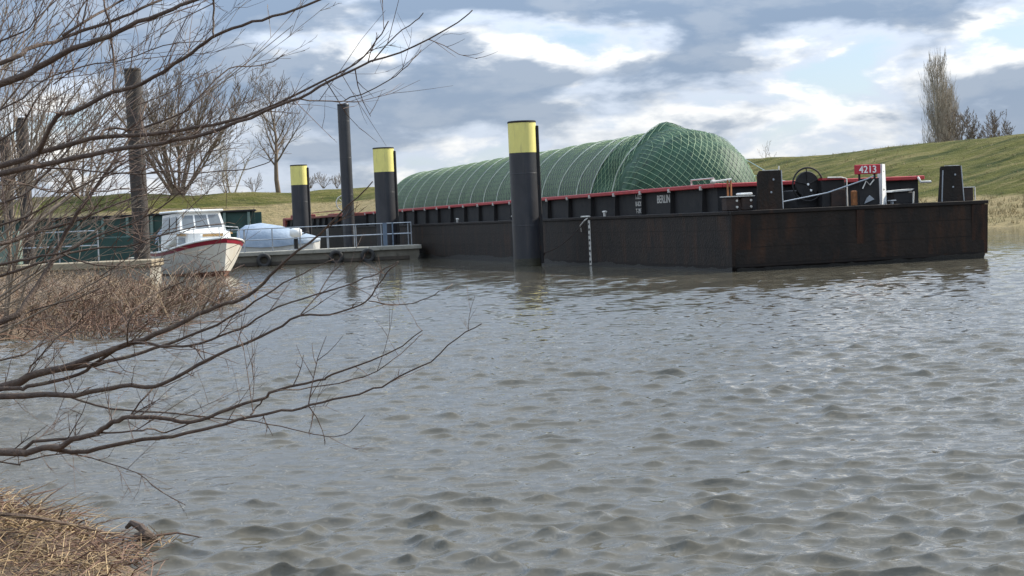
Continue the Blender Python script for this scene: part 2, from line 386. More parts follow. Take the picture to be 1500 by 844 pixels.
# ------------------------------------------------------------------ near bank on the left
BANK = [(40, -12), (9, 1.5), (3, 4.6), (-.6, 6.6), (-1.75, 7.5), (-2.05, 8.3), (-2.2, 9.0), (-2.75, 9.75), (-3.4, 10.3), (-5.6, 11), (-9.5, 15), (-10.6, 21), (-9.6, 26.5), (-8.7, 31), (-8.3, 36), (-8.5, 42), (-9.8, 47), (-13, 50), (-30, 52), (-90, 60), (-90, -60), (40, -60)]
def bank_sd(x, y):
    x = np.asarray(x, float); y = np.asarray(y, float)
    d = np.full(x.shape, 1e9); ins = np.zeros(x.shape, bool); n = len(BANK)
    for i in range(n):
        ax, ay = BANK[i]; bx, by = BANK[(i + 1) % n]; ex, ey = bx - ax, by - ay
        t = np.clip(((x - ax) * ex + (y - ay) * ey) / (ex * ex + ey * ey), 0, 1)
        d = np.minimum(d, np.hypot(x - ax - t * ex, y - ay - t * ey))
        c = ((ay > y) != (by > y)) & (x < ex * (y - ay) / (ey if ey else 1e-9) + ax); ins ^= c
    return np.where(ins, d, -d)
def bank_z(x, y):
    x = np.asarray(x, float); y = np.asarray(y, float)
    s = bank_sd(x, y) + .22 * fbm2(x, y, 2.2, 31, 3)
    z = np.where(s > 0, .62 * (1 - np.exp(-np.maximum(s, 0) / .9)) + .035 * np.maximum(s, 0), s * .5)
    z = np.where(z > 0, z * np.where(x > -7, np.clip((y - 5.5) / 3.5, .25, 1), 1), z)
    return np.clip(z, -1, 2.2) + .05 * fbm2(x, y, .8, 12, 3) * (s > -.3)
def build_bank():
    xs = np.concatenate([np.linspace(-90, -24, 12), np.linspace(-23, 12, 176), np.linspace(14, 40, 6)])
    ys = np.concatenate([np.linspace(-60, -4, 10), np.linspace(-3, 62, 320)])
    Y, X = np.meshgrid(ys, xs, indexing='ij')
    nobj('riverbank', np.stack([X, Y, bank_z(X, Y)], -1).reshape(-1, 3), gridfaces(len(ys), len(xs)), mud, True, kind='structure')
build_bank()

# dry stalks lying and standing on the bank
def stalks(name, label, pts, length, rad, up, m, seed, bend=.5):
    r = random.Random(seed); b = MB()
    for (x, y, z) in pts:
        a = r.uniform(0, 6.28); e = r.uniform(*up); l = r.uniform(*length); w = r.uniform(*rad)
        d = Vector((math.cos(a) * math.cos(e), math.sin(a) * math.cos(e), math.sin(e)))
        p = Vector((x, y, z)); q = p + d * l * .5 + Vector((0, 0, r.uniform(0, .1) * l)); k = p + d * l + Vector((r.uniform(-1, 1), r.uniform(-1, 1), -r.random() * .8)) * bend * l * .4
        b.tube([p, q, k], [w, w * .85, w * .3], 3, False)
    o = b.build(name, m); o['kind'] = 'stuff'; o['label'] = label; o['category'] = 'dry grass'
    return o
def scatter(n, x0, x1, y0, y1, smin, smax, seed, dz=0.):
    rs = np.random.RandomState(seed); x = rs.uniform(x0, x1, n * 4); y = rs.uniform(y0, y1, n * 4); s = bank_sd(x, y)
    ok = (s > smin) & (s < smax); x, y = x[ok][:n], y[ok][:n]; z = bank_z(x, y)
    return list(zip(x, y, np.maximum(z, .01) + dz))
stalks('reed_litter', 'heap of washed up dry straw on the water edge below the willow', scatter(6500, -4.6, -1.2, 5.2, 10.6, .10, 2.6, 3, .01), (.10, .36), (.0016, .0042), (-.2, .6), straw, 5)
stalks('dark_litter', 'dark rotting stalks among the washed up straw', scatter(5500, -4.6, -1.2, 5.2, 10.6, -.12, 2.6, 13, .015), (.08, .3), (.0016, .005), (-.2, .6), reddish, 6)
stalks('bank_grass', 'dry brown grass covering the bank in front of the pontoon', scatter(5500, -17, -7.2, 24, 49, -.15, 9, 8), (.12, .45), (.005, .011), (-.1, 1.1), reed, 9)

# ------------------------------------------------------------------ barge
TH = math.radians(16.5)
A0 = Vector((6.3, 46.3, 0))
def to_local(p): return Matrix.Rotation(-TH, 3, 'Z') @ (Vector(p) - A0)
def text_mesh(s, size, m, depth=.004):
    c = bpy.data.curves.new('lettering', 'FONT'); c.body = s; c.size = size; c.extrude = depth; c.align_x = 'CENTER'; c.offset = size * .012
    o = bpy.data.objects.new('lettering', c); COL.objects.link(o); bpy.context.view_layer.update()
    me = bpy.data.meshes.new_from_object(o.evaluated_get(bpy.context.evaluated_depsgraph_get())); bpy.data.objects.remove(o, do_unlink=True)
    me.materials.clear(); me.materials.append(m); return me
B, HD = 8.2, 1.71       # beam, deck height
RAIL = 2.56
def hull_mesh(y0, y1, m, rake=.55, b=B, hd=HD):
    mb = MB(); r0 = .08
    # plan with small corner chamfers; the bow leans in under water
    def ring(z, fy): return [(r0, y0 + fy, z), (b - r0, y0 + fy, z), (b, y0 + fy + r0, z), (b, y1 - r0, z), (b - r0, y1, z), (r0, y1, z), (0, y1 - r0, z), (0, y0 + fy + r0, z)]
    lv = [(hd, 0), (.12, .05), (-.1, .22), (-1.2, rake + 1.2)]
    vs = []
    for z, fy in lv: vs += ring(z, fy)
    fs = [tuple(range(8))] + [tuple(range(31, 23, -1))]
    for l in range(3):
        for i in range(8): j = (i + 1) % 8; fs.append((l * 8 + i, l * 8 + 8 + i, l * 8 + 8 + j, l * 8 + j))
    return mb.add(vs, fs).mesh('hull', m)
def build_barge():
    t = thing('barge', 'black steel cargo barge with red coaming rail, number 4213 board and deck gear', 'barge', A0, TH)
    LEN = 58.
    hull = link('hull', hull_mesh(0, LEN, steel), t)
    # bent plating: each plate a little proud of the hull, joints open
    rp = random.Random(3)
    for (z0, z1) in ((.20, .66), (.68, 1.16), (1.18, 1.60)):
        u = .10
        while u < B - .3:
            w = min(rp.uniform(2.3, 3.6), B - .1 - u)
            if B - .1 - (u + w) < 1.: w = B - .1 - u
            d = rp.uniform(.003, .008); yo = .05 * (1.71 - (z0 + z1) / 2) / 1.59
            q = MB(); k = .05 / 1.59
            ya, yb = k * (HD - z0), k * (HD - z1)
            q.add([(u, ya - d, z0), (u + w - .006, ya - d, z0), (u + w - .006, yb - d, z1), (u, yb - d, z1), (u, ya + .02, z0), (u + w - .006, ya + .02, z0), (u + w - .006, yb + .02, z1), (u, yb + .02, z1)],
                  [(0, 1, 2, 3), (4, 7, 6, 5), (0, 4, 5, 1), (1, 5, 6, 2), (2, 6, 7, 3), (3, 7, 4, 0)])
            q.build('hull_plate', steel2, hull); u += w
    for (z0, z1) in ((.16, .66), (.68, 1.16), (1.18, 1.60)):
        s = .12
        while s < LEN - .5:
            w = rp.uniform(4.6, 6.4); w = min(w, LEN - .1 - s); d = rp.uniform(.003, .008)
            MB().box(-d, .02, s, s + w - .006, z0, z1).build('hull_plate', steel2, hull); s += w
    mb = MB(); mb.bbox(-.05, B + .05, -.055, .12, HD - .10, HD + .012, .012); mb.build('bow_edge', steel, t)
    mb = MB(); mb.bbox(-.055, .12, .125, LEN, HD - .09, HD + .010, .012); mb.build('gunwale', steel, t)
    mb = MB(); mb.bbox(B - .12, B + .055, .125, LEN, HD - .09, HD + .010, .012); mb.build('gunwale', steel, t)
    rg = random.Random(8); foul = mat('waterline_growth', (.009, .008, .007), (.016, .014, .010), .55, 5, bump=.5)
    def band(length, along):
        mb = MB(); n = int(length / .16); top = .10; prev = None; vs = []; fs = []
        for i in range(n + 1):
            x = .1 + (length - .2) * i / n; top = min(.24, max(.07, top + rg.uniform(-.035, .035)))
            k = .05 / 1.59
            if along == 'bow': vs += [(x, .06, -.05), (x, k * (HD - top) - .020, top)]
            else: vs += [(-.016, x, -.05), (-.016, x, top)]
            if i: fs.append((2 * i - 2, 2 * i, 2 * i + 1, 2 * i - 1))
        return mb.add(vs, fs).build('waterline_growth', foul, t)
    band(B, 'bow'); band(LEN, 'side')
    # rust fendered corner plates of the bow
    for u0, u1 in ((-.03, .55), (3.9, 4.15), (B - .5, B + .03)):
        MB().prism([(0.075, .15), (.06, .15), (-.038, HD - .11), (.02, HD - .11)], u0, u1, 'x').build('bow_doubler', mat('rusty_hull_steel', (.014, .011, .009), (.030, .017, .012), .7, 2.2, (1, 1, .4), c3=(.060, .026, .014), s3=2.2, lo3=.46, hi3=.74, st3=(1.5, 1.5, .3), bump=.4, spec=.2), t)
    # coaming: two side walls and a front wall, stiffened by stanchions
    C0, C1, S0 = .72, B - .72, 2.6
    co = MB().box(C0, C0 + .05, S0, LEN - 3, HD, RAIL - .126).build('coaming_wall', blackpaint, t)
    MB().box(C1 - .05, C1, S0, LEN - 3, HD, RAIL - .126).build('coaming_wall', blackpaint, t)
    MB().box(C0 + .052, C1 - .052, S0, S0 + .05, HD, RAIL - .126).build('coaming_wall', blackpaint, t)
    MB().bbox(C0 - .16, C0 + .12, S0 - .14, LEN - 3, RAIL - .125, RAIL + .005, .02).build('coaming_rail', redpaint, t)
    MB().bbox(C1 - .12, C1 + .16, S0 - .14, LEN - 3, RAIL - .125, RAIL + .005, .02).build('coaming_rail', redpaint, t)
    MB().bbox(C0 + .122, C1 - .122, S0 - .14, S0 + .14, RAIL - .125, RAIL + .001, .02).build('coaming_rail', redpaint, t)
    st = MB().prism([(C0 - .16, HD), (C0 - .002, HD), (C0 - .002, RAIL - .128), (C0 - .13, RAIL - .128), (C0 - .13, RAIL - .22)], -.012, .012, 'y').mesh('stanchion', blackpaint)
    tip = MB().box(C0 - .21, C0 - .132, -.03, .03, RAIL - .17, RAIL - .05).mesh('bracket', dirtywhite)
    st2 = MB().prism([(C1 + .30, HD), (C1 + .002, HD), (C1 + .002, RAIL - .128), (C1 + .13, RAIL - .128), (C1 + .13, RAIL - .22)], -.012, .012, 'y').mesh('stanchion', blackpaint)
    s = 3.45
    while s < LEN - 3.2:
        a = link('stanchion', st, t, (0, s, 0)); link('bracket', tip, a); link('stanchion', st2, t, (0, s, 0)); s += 2.55
    for s in (11.4, 22.6, 31.7): # small white bitts on the side deck
        MB().tube([(.30, s, HD), (.30, s, HD + .18)], .05, 8).tube([(.30, s - .17, HD + .17), (.30, s + .17, HD + .17)], .035, 8).build('cleat', dirtywhite, t)
    # lettering on the coaming
    rot = Matrix.Rotation(-math.pi / 2, 4, 'Z') @ Matrix.Rotation(math.pi / 2, 4, 'X')
    def text(sx, z, s_, size, m, x=C0 - .004, name='lettering'):
        o = link(name, text_mesh(s_, size, m), t); o.matrix_local = Matrix.Translation((x, sx, z)) @ rot; return o
    text(9.15, 2.26, 'L-32.5', .22, dirtywhite); text(9.15, 2.02, 'B-8.20', .22, dirtywhite); text(9.15, 1.78, 'T-393', .22, dirtywhite)
    text(6.9, 2.08, 'BERLIN', .36, dirtywhite)
    # painted draught scale down the side
    mb = MB().box(-.020, 0, 12.10, 12.30, .02, HD - .1)
    sc = mb.build('draught_scale', dirtywhite, t)
    for i in range(8): MB().box(-.024, -.0205, 12.13 + .05 * (i % 2), 12.27, .1 + i * .19, .18 + i * .19).build('draught_mark', blackpaint, sc)
    MB().tube([(-.03, 12.2, HD - .02), (-.12, 12.35, HD - .10), (-.10, 12.9, HD - .28), (-.03, 13.0, HD - .5)], .025, 6).tube([(-.05, 12.0, HD + .03), (-.05, 12.9, HD + .03)], .03, 6).build('hook', dirtywhite, t)
    # double bollard on the corner
    bo = MB().bbox(-.02, .36, .28, .66, HD + .012, HD + .41, .03).bbox(.44, .80, .28, .66, HD + .012, HD + .41, .03).box(.36, .44, .34, .60, HD + .012, HD + .33).build('bollard', darkrust, t)
    MB().box(-.05, .84, .24, .70, HD + .412, HD + .44).build('bollard_cap', dirtywhite, bo)
    for x in (.28, .72):
        for z in (.12, .30): MB().lathe([(0, -.03), (.035, -.025), (.035, 0)], 10, (x, .275, HD + z), 'y').build('bolt', dirtywhite, bo)
    MB().bbox(.42, .80, .3, .62, HD + .455, HD + .52, .02).build('cap_block', white, bo)
    MB().tube([(.12, .5, HD + .44), (.12, .5, HD + .92)], .028, 6).tube([(.22, .5, HD + .44), (.22, .5, HD + .88)], .028, 6).build('stay', rustorange, t)
    MB().tube([(-.38, .55, HD + .86), (.24, .5, HD + .92)], .035, 6).lathe([(0, -.05), (.06, -.05), (.06, .05), (0, .05)], 8, (-.3, .55, HD + .87), 'x').build('stay_arm', dirtywhite, t)
    # grab handle on the rail
    MB().tube([(C0 + .02, 2.9, RAIL), (C0 + .02, 2.9, RAIL + .17), (C0 + .02, 4.6, RAIL + .17), (C0 + .02, 4.6, RAIL)], .028, 6).build('grab_handle', dirtywhite, t)
    # pushing knees: tall flanged plates at the bow
    def knee(u0, u1, h, flip):
        c = .10
        pl = [(u0, HD + .013), (u1, HD + .013), (u1 - .02, HD + h), (u0 + c, HD + h), (u0 + .03, HD + h - .10)] if not flip else [(u0, HD + .013), (u1, HD + .013), (u1 - .06, HD + h), (u0 + .07, HD + h), (u0 + .04, HD + h - .05)]
        k = MB().prism(pl, .10, .14, 'y').build('pushing_knee', steel2, t)
        for uu in (u0 + .12, u1 - .10): MB().prism([(.141, HD + .013), (.42, HD + .013), (.22, HD + h - .06), (.141, HD + h - .06)], uu - .015, uu + .015, 'x').build('gusset', blackpaint, k)
        MB().tube([(u1 - .005, .10, HD + .02), (u1 - (.02 if not flip else .065), .10, HD + h)], .018, 6).build('pale_edge', galv, k)  # pale tube paints the sunlit right edge of the plate
        MB().box(u0 + .2, u1 - .12, .094, .145, HD + h, HD + h + .02).build('top_strip', dirtywhite, k)
        for (du, dz) in ((.52, h - .26), (.44, h - .62)): MB().lathe([(0, -.02), (.03, -.015), (.03, 0)], 10, (u0 + du, .10, HD + dz), 'y').build('bolt', galv, k)
        if flip: MB().tube([(u0 + .05, .09, HD + .02), (u0 + .11, .09, HD + h - .12)], .022, 6).build('pale_edge', galv, k)
        else: MB().tube([(u1 - .09, .12, HD + h), (u1 - .08, .12, HD + h + .12)], .02, 6).build('pin', dirtywhite, k)
    knee(.84, 1.64, 1.12, False); knee(6.72, 7.52, 1.06, True)
    # anchor winch with its big hand wheel
    wx, wz = 3.02, HD + .70
    w = MB().lathe([(0, -.05), (.37, -.045), (.39, 0), (.37, .05), (0, .05)], 32, (wx, 1.3, wz), 'y').build('winch_wheel', blackpaint, t)
    MB().torus(.49, .026, (wx, 1.24, wz), 'y', 40, 8).build('wheel_rim', blackpaint, w)
    for i in range(5):
        a = .4 + i * 2 * math.pi / 5; MB().tube([(wx + .05 * math.cos(a), 1.235, wz + .05 * math.sin(a)), (wx + .49 * math.cos(a), 1.24, wz + .49 * math.sin(a))], .016, 6).build('wheel_spoke', blackpaint, w)
    for (dx, dz) in ((0, 0), (.09, -.18)): MB().lathe([(0, -.09), (.035, -.085), (.035, -.04)], 10, (wx + dx, 1.3, wz + dz), 'y').build('hub_nut', white, w)
    MB().bbox(wx - .35, wx + .45, 1.36, 2.2, HD, HD + .55, .03).build('winch_housing', blackpaint, t)
    MB().tube([(1.66, .35, HD + .20), (3.2, .4, HD + .42), (4.55, .45, HD + .78), (4.75, .45, HD + .86)], .022, 6).build('boom_pole', galv, t)
    # side box and its rusty end
    MB().bbox(3.35, 4.10, 1.0, 2.4, HD, HD + .80, .02).build('deck_box', blackpaint, t)
    MB().bbox(3.62, 4.08, .93, .998, HD + .02, HD + .52, .01).build('rusty_panel', darkrust, t)
    MB().tube([(4.12, .92, HD), (4.12, .92, HD + .82), (3.95, .92, HD + .86), (3.5, .92, HD + .87)], .022, 6).build('box_frame', dirtywhite, t)
    MB().bbox(4.16, 4.30, .6, .8, HD, HD + .46, .03).build('rust_stub', rustorange, t)
    MB().box(3.35, 4.10, .95, 2.45, HD + .80, HD + .86).build('box_lid', redpaint, t)
    # number board beside a white mast foot
    MB().box(4.30, 4.95, .50, .54, HD + .02, HD + .80).build('mast_backplate', blackpaint, t)
    nb = MB().bbox(4.16, 5.00, .47, .52, HD + .92, HD + 1.20, .012).build('number_board', signred, t)
    MB().box(4.3, 4.36, .521, .55, HD + .7, HD + 1.1).box(4.8, 4.86, .521, .55, HD + .7, HD + 1.1).build('board_stay', blackpaint, nb)
    o = link('lettering', text_mesh('4213', .29, white), nb); o.matrix_local = Matrix.Translation((4.58, .464, HD + .96)) @ Matrix.Rotation(math.pi / 2, 4, 'X')
    MB().add([(4.99, .42, HD + .012), (5.20, .62, HD + .012), (5.27, .66, HD + .012), (5.05, .80, HD + .012), (5.03, .42, HD + 1.2), (5.17, .56, HD + 1.2), (5.22, .60, HD + 1.2), (5.05, .74, HD + 1.2)],
             [(0, 1, 5, 4), (1, 2, 6, 5), (2, 3, 7, 6), (3, 0, 4, 7), (4, 5, 6, 7), (3, 2, 1, 0)]).build('mast_foot', white, t)
    for z in (.45, .98): MB().lathe([(0, -.01), (.03, -.01), (.03, 0)], 8, (5.1, .515, HD + z), 'y').build('bolt', blackpaint, t)
    MB().tube([(4.38, .45, HD + .5), (4.5, .45, HD + .72), (4.62, .45, HD + .6), (4.76, .45, HD + .75)], .02, 6).build('chain_end', dirtywhite, t)
    MB().prism([(4.42, HD + .06), (4.75, HD + .18), (4.6, HD + .30), (4.5, HD + .22)], .44, .47, 'y').build('warning_triangle', galv, t)
    # low winch, vents and small bollard toward the far corner
    MB().bbox(5.5, 6.12, .6, 1.4, HD, HD + .36, .03).build('mooring_winch', blackpaint, t)
    MB().prism([(5.40, HD + .362), (6.05, HD + .39), (6.13, HD + .44), (5.44, HD + .41)], .55, 1.2, 'y').build('winch_cover', dirtywhite, t)
    MB().tube([(6.10, .58, HD + .01), (6.13, .58, HD + .36)], .025, 6).build('cover_leg', dirtywhite, t)
    MB().bbox(5.26, 5.45, .4, .6, HD + .10, HD + .13, .01).box(5.33, 5.38, .45, .55, HD, HD + .10).build('step', galv, t)
    MB().bbox(7.62, 7.94, .25, .6, HD + .012, HD + .40, .02).build('bollard', darkrust, t)
    MB().box(7.58, 7.98, .22, .63, HD + .402, HD + .43).tube([(7.98, .24, HD + .02), (7.98, .24, HD + .41)], .02, 6).build('bollard_cap', dirtywhite, t)  # the white upright paints the bollard's sunlit right edge
    MB().tube([(7.4, 2.46, RAIL - .05), (7.4, 2.3, RAIL - .2), (7.75, 2.3, RAIL - .2)], .04, 6).build('rail_bracket', dirtywhite, t)
    return t
build_barge()

# ------------------------------------------------------------------ tarpaulin over the cargo
SA, SB = 9.9, 55.5
def tarp_w(s):
    if s < 14.0: e = (14.0 - s) / 4.1; return max(.0004, (1 - e ** 2.6)) ** .5
    if s > 53.5: e = (s - 53.5) / 2.0; return max(.02, 1 - e ** 2) ** .5
    return 1.
def tarp(s, th, lift=0.):
    f = tarp_w(s); z0 = 2.15; w = 2.46 * f; h = 2.66 * f
    c, si = math.cos(th), math.sin(th)
    n1 = noise.noise(Vector((s * .55, th * 1.3, 1.7))); n2 = noise.noise(Vector((s * 1.7, th * 1.1, 5.2))); n3 = noise.noise(Vector((s * 2.6, th * 3.1, 8.8)))
    rib = .06 * abs(math.sin(math.pi * (s - .6) / 2.25)) ** .6            # sags between the hoops
    fr = max(0., min(1., (17 - s) / 3.))
    k = 1 + .018 * n1 + .012 * n2 - rib * .35 * si + fr * (.035 * n2 + .035 * abs(n3))
    k -= .16 * math.exp(-((s - 15.6) / 1.1) ** 2 - ((th - .42) / .34) ** 2)        # slack hollow by the near rail
    bump = .26 * math.exp(-((s - 14.2) / .55) ** 2 - ((th - 1.45) / .22) ** 2)
    hh = (h * k + bump)
    return Vector((B / 2 - (w * k + lift) * c, s, z0 + (hh + lift) * si))
def build_tarp():
    root = thing('covered_cargo', 'long rounded cargo under green tarpaulin and netting lying in the black barge', 'tarpaulin', A0, TH)
    ns, nt_ = 330, 72; b = []
    for name, S, m, lf in (('front_tarpaulin', SA + (18.2 - SA) * np.linspace(.0, 1, 190) ** 2.2, tarpgreen, 0.), ('rear_tarpaulin', np.linspace(16.6, SB, 200), tarppale, .012)):
        b = []
        for s in S:
            for j in range(nt_ + 1):
                th = math.pi * j / nt_; ss = s + (.5 * math.sin(th * 3 + 1) if s < 16.61 and lf else 0); b.append(tuple(tarp(ss, th, lf)))
        nobj(name, np.array(b), gridfaces(len(S), nt_ + 1), m, True, root)
    # net: two families of diagonal cords lying on the tarpaulin
    mb = MB(); Rm = 2.55; Ltot = math.pi * Rm; k = .62
    for fam in (1, -1):
        s0 = SA - k * Ltot
        while s0 < SB:
            s0 += .27; pts = []; na = 30
            for j in range(na + 1):
                a = Ltot * j / na; s = s0 + k * (a if fam > 0 else Ltot - a)
                if s < 13.6 or s > SB - .3:
                    if len(pts) > 1: mb.tube(pts, .0085, 3, False)
                    pts = []; continue
                pts.append(tarp(s, math.pi * j / na, .030))
            if len(pts) > 1: mb.tube(pts, .0085, 3, False)
    for sg in (1, -1):                                  # over the rounded end: square to the face
        cst = -8.
        while cst < 8.:
            cst += .30; pts = []
            for j in range(130):
                z = 2.70 * j / 129; u = (cst + sg * z) * .70; rho = math.hypot(u / 2.46, z / 2.66)
                if rho > .999:
                    if len(pts) > 1: mb.tube(pts, .0075, 3, False)
                    pts = []; continue
                e = (1 - rho * rho) ** (1 / 2.6); th = math.atan2(z / 2.66, -u / 2.46)
                q = tarp(14.0 - 4.1 * e, max(.001, min(math.pi - .001, th)), .03); pts.append(Vector((q.x, q.y - .03, q.z)))
            if len(pts) > 1: mb.tube(pts, .0085, 3, False)
    o = mb.build('net', netmat, root); o['kind'] = 'stuff'
    # lashing straps over the hoops
    for s in [14.1, 16.7, 18.2, 20.4, 22.7, 25., 27.2, 29.5, 31.8, 34.1, 36.4, 38.7, 41.2, 43.7, 46.2, 48.7, 51.2]:
        MB().tube([tarp(s + .15 * math.sin(j * .4), math.pi * j / 40, .036) for j in range(41)], .019, 5, False).build('lashing_strap', strapmat, root)
    # guy lines at the bow end, and the tail of the sheet they stretch
    for (th, u) in ((2.45, 6.5), (2.7, 6.9)):
        MB().tube([tarp(13.2, th, .03), tarp(12.2, th + .12, .12), (u, 9.6, 2.57)], .022, 5).build('guy_line', strapmat, root)
build_tarp()

# ------------------------------------------------------------------ second barge astern, faded red
def build_barge2():
    off = A0 + Matrix.Rotation(TH, 3, 'Z') @ Vector((0.15, 59.3, 0))
    t = thing('barge', 'rust red rimmed barge with a pale hand wheel behind the pontoon railing', 'barge', off, TH)
    L2 = 30.; z = RAIL - .05
    link('hull', hull_mesh(0, L2, steel), t)
    MB().box(.72, .77, 1.5, L2 - 2, HD, z - .1).build('coaming_wall', blackpaint, t)
    MB().box(B - .77, B - .72, 1.5, L2 - 2, HD, z - .1).build('coaming_wall', blackpaint, t)
    MB().box(.772, B - .772, 1.5, 1.55, HD, z - .1).build('coaming_wall', blackpaint, t)
    MB().bbox(.55, .85, 1.4, L2 - 2, z - .1, z + .04, .02).build('coaming_rail', rustred, t)
    MB().bbox(B - .85, B - .55, 1.4, L2 - 2, z - .1, z + .04, .02).build('coaming_rail', rustred, t)
    st = MB().prism([(.42, HD), (.718, HD), (.718, z - .11), (.6, z - .11)], -.015, .015, 'y').mesh('stanchion', blackpaint)
    for i in range(11): link('stanchion', st, t, (0, 2.5 + 2.4 * i, 0))
    MB().bbox(1.0, 3.6, 9, 11, HD, z + .16, .04).build('hatch_box', rustred, t)
    MB().bbox(.9, 2.4, 24, 27, HD, z + .30, .05).build('hatch_box', rustred, t)
    MB().bbox(.5, 1.5, 27.4, 28.6, HD, HD + .9, .05).build('winch_housing', rustred, t)
    p = MB().tube([(.5, 2.4, HD), (.5, 2.4, 3.2)], .06, 8).build('wheel_post', rustred, t)
    c = (.5, 2.25, 3.25); w = MB().torus(.50, .035, c, 'y', 32, 8).build('hand_wheel', dirtywhite, t)
    for i in range(3):
        a = .3 + i * math.pi / 3; MB().tube([(c[0] - .5 * math.cos(a), c[1], c[2] - .5 * math.sin(a)), (c[0] + .5 * math.cos(a), c[1], c[2] + .5 * math.sin(a))], .02, 6).build('wheel_spoke', dirtywhite, w)
    MB().tube([(.6, 2, z + .3), (.6, 24, z + .3)], .03, 6).build('grab_rail', rustred, t)
build_barge2()

# green barge moored at the far bank
def build_green():
    t = thing('barge', 'dark green barge with ribbed sides moored below the dike behind the motorboat', 'barge', (-17.0, 112, 0), math.radians(3))
    L3 = 44.
    MB().bbox(-L3, 0, 0, 6.2, -.8, 1.75, .1).build('hull', greenpaint, t)
    MB().box(-L3 + 1, -.4, .7, .76, 1.75, 3.05).build('coaming_wall', greenpaint, t)
    MB().box(-L3 + 1, -.4, 5.4, 5.46, 1.75, 3.05).build('coaming_wall', greenpaint, t)
    MB().bbox(-L3 + .8, -.3, .5, .9, 3.05, 3.2, .03).build('coaming_rail', blackpaint, t)
    st = MB().prism([(.35, 1.75), (.698, 1.75), (.698, 3.05), (.55, 3.05)], -.09, .09, 'x').mesh('stanchion', palegreen)
    for i in range(26): link('stanchion', st, t, (-.8 - 1.65 * i, 0, 0))
    MB().bbox(-22.4, -19.6, 1.2, 4.6, 1.75, 4.5, .06).build('deck_cabin', dirtywhite, t)
    MB().bbox(-27.8, -26.3, 1.2, 3.6, 1.75, 3.9, .06).build('deck_cabin', palegreen, t)
    for x in (-22.0, -21.0): MB().box(x, x + .7, 1.17, 1.198, 3.2, 4.0).build('cabin_window', glassm, t)
build_green()

# ------------------------------------------------------------------ piles
slime = mat('slimy_tide_band', (.020, .020, .012), (.040, .036, .020), .5, 6, bump=.5)
def pile(px, Y, dia, ytop, yband, label, name='mooring_pile', rail=True, m=pileblack, group=None, zb=-1.5):
    c = at(px, 330, Y); zt = at(px, ytop, Y).z; t = thing(name, label, 'pile', (c.x, Y, 0), 0, group)
    r = dia / 2
    zy = at(px, yband, Y).z if yband else zt - .02
    MB().lathe([(r, zb), (r, zy)] if yband else [(r, zb), (r, zt - .02)], 40).build('shaft', m, t, smooth=True)
    MB().lathe([(r * 1.006, -.3), (r * 1.006, .22), (r * 1.002, .30)], 40).build('tide_band', slime, t, smooth=True)
    for zz in np.arange(1.5, zy - .3, 1.9): MB().lathe([(r, zz - .02), (r + .008, zz), (r, zz + .02)], 40).build('weld_seam', m, t, smooth=True)
    if yband: MB().lathe([(r * 1.004, zy), (r * 1.004, zt)], 40).build('yellow_band', pileyellow, t, smooth=True)
    autosmooth(MB().lathe([(r * 1.03, zt), (r * 1.03, zt + .05), (r * .98, zt + .07), (0, zt + .09)], 40).build('cap', blackpaint if yband else m, t))
    if rail:
        MB().bbox(r - .06, r + .10, -.12, .16, .1, zt - .12, .02).build('fender_strip', blackpaint, t)
        for z in np.arange(.6, zt - .3, 1.1): MB().box(r - .08, r + .02, -.15, -.121, z, z + .16).build('strip_clamp', darkrust, t)
    return t
pile(770.5, 60.2, 1.02, 180, 224, 'tall black mooring pile with yellow top standing against the covered cargo barge')
pile(566.5, 84.6, 1.07, 218, 252, 'black mooring pile with yellow top behind the right end of the pontoon railing')
pile(441.5, 104, 1.06, 243, 271, 'black mooring pile with yellow top behind the pale blue covered boat', rail=True)
pile(511, 85.6, .62, 154, None, 'slim tall plain black pile between two yellow topped piles', rail=False)
pile(206, 60.3, .60, 103, None, 'tall weathered pile beside the white motorboat, seen through branches', rail=False, m=pilerust)
pile(40, 62, .46, 175, None, 'weathered brown pile at the far end of the near pontoon', rail=False, m=pilerust)
pile(14, 64, .42, 203, None, 'shorter weathered brown pile next to a taller brown one', rail=False, m=pilerust)

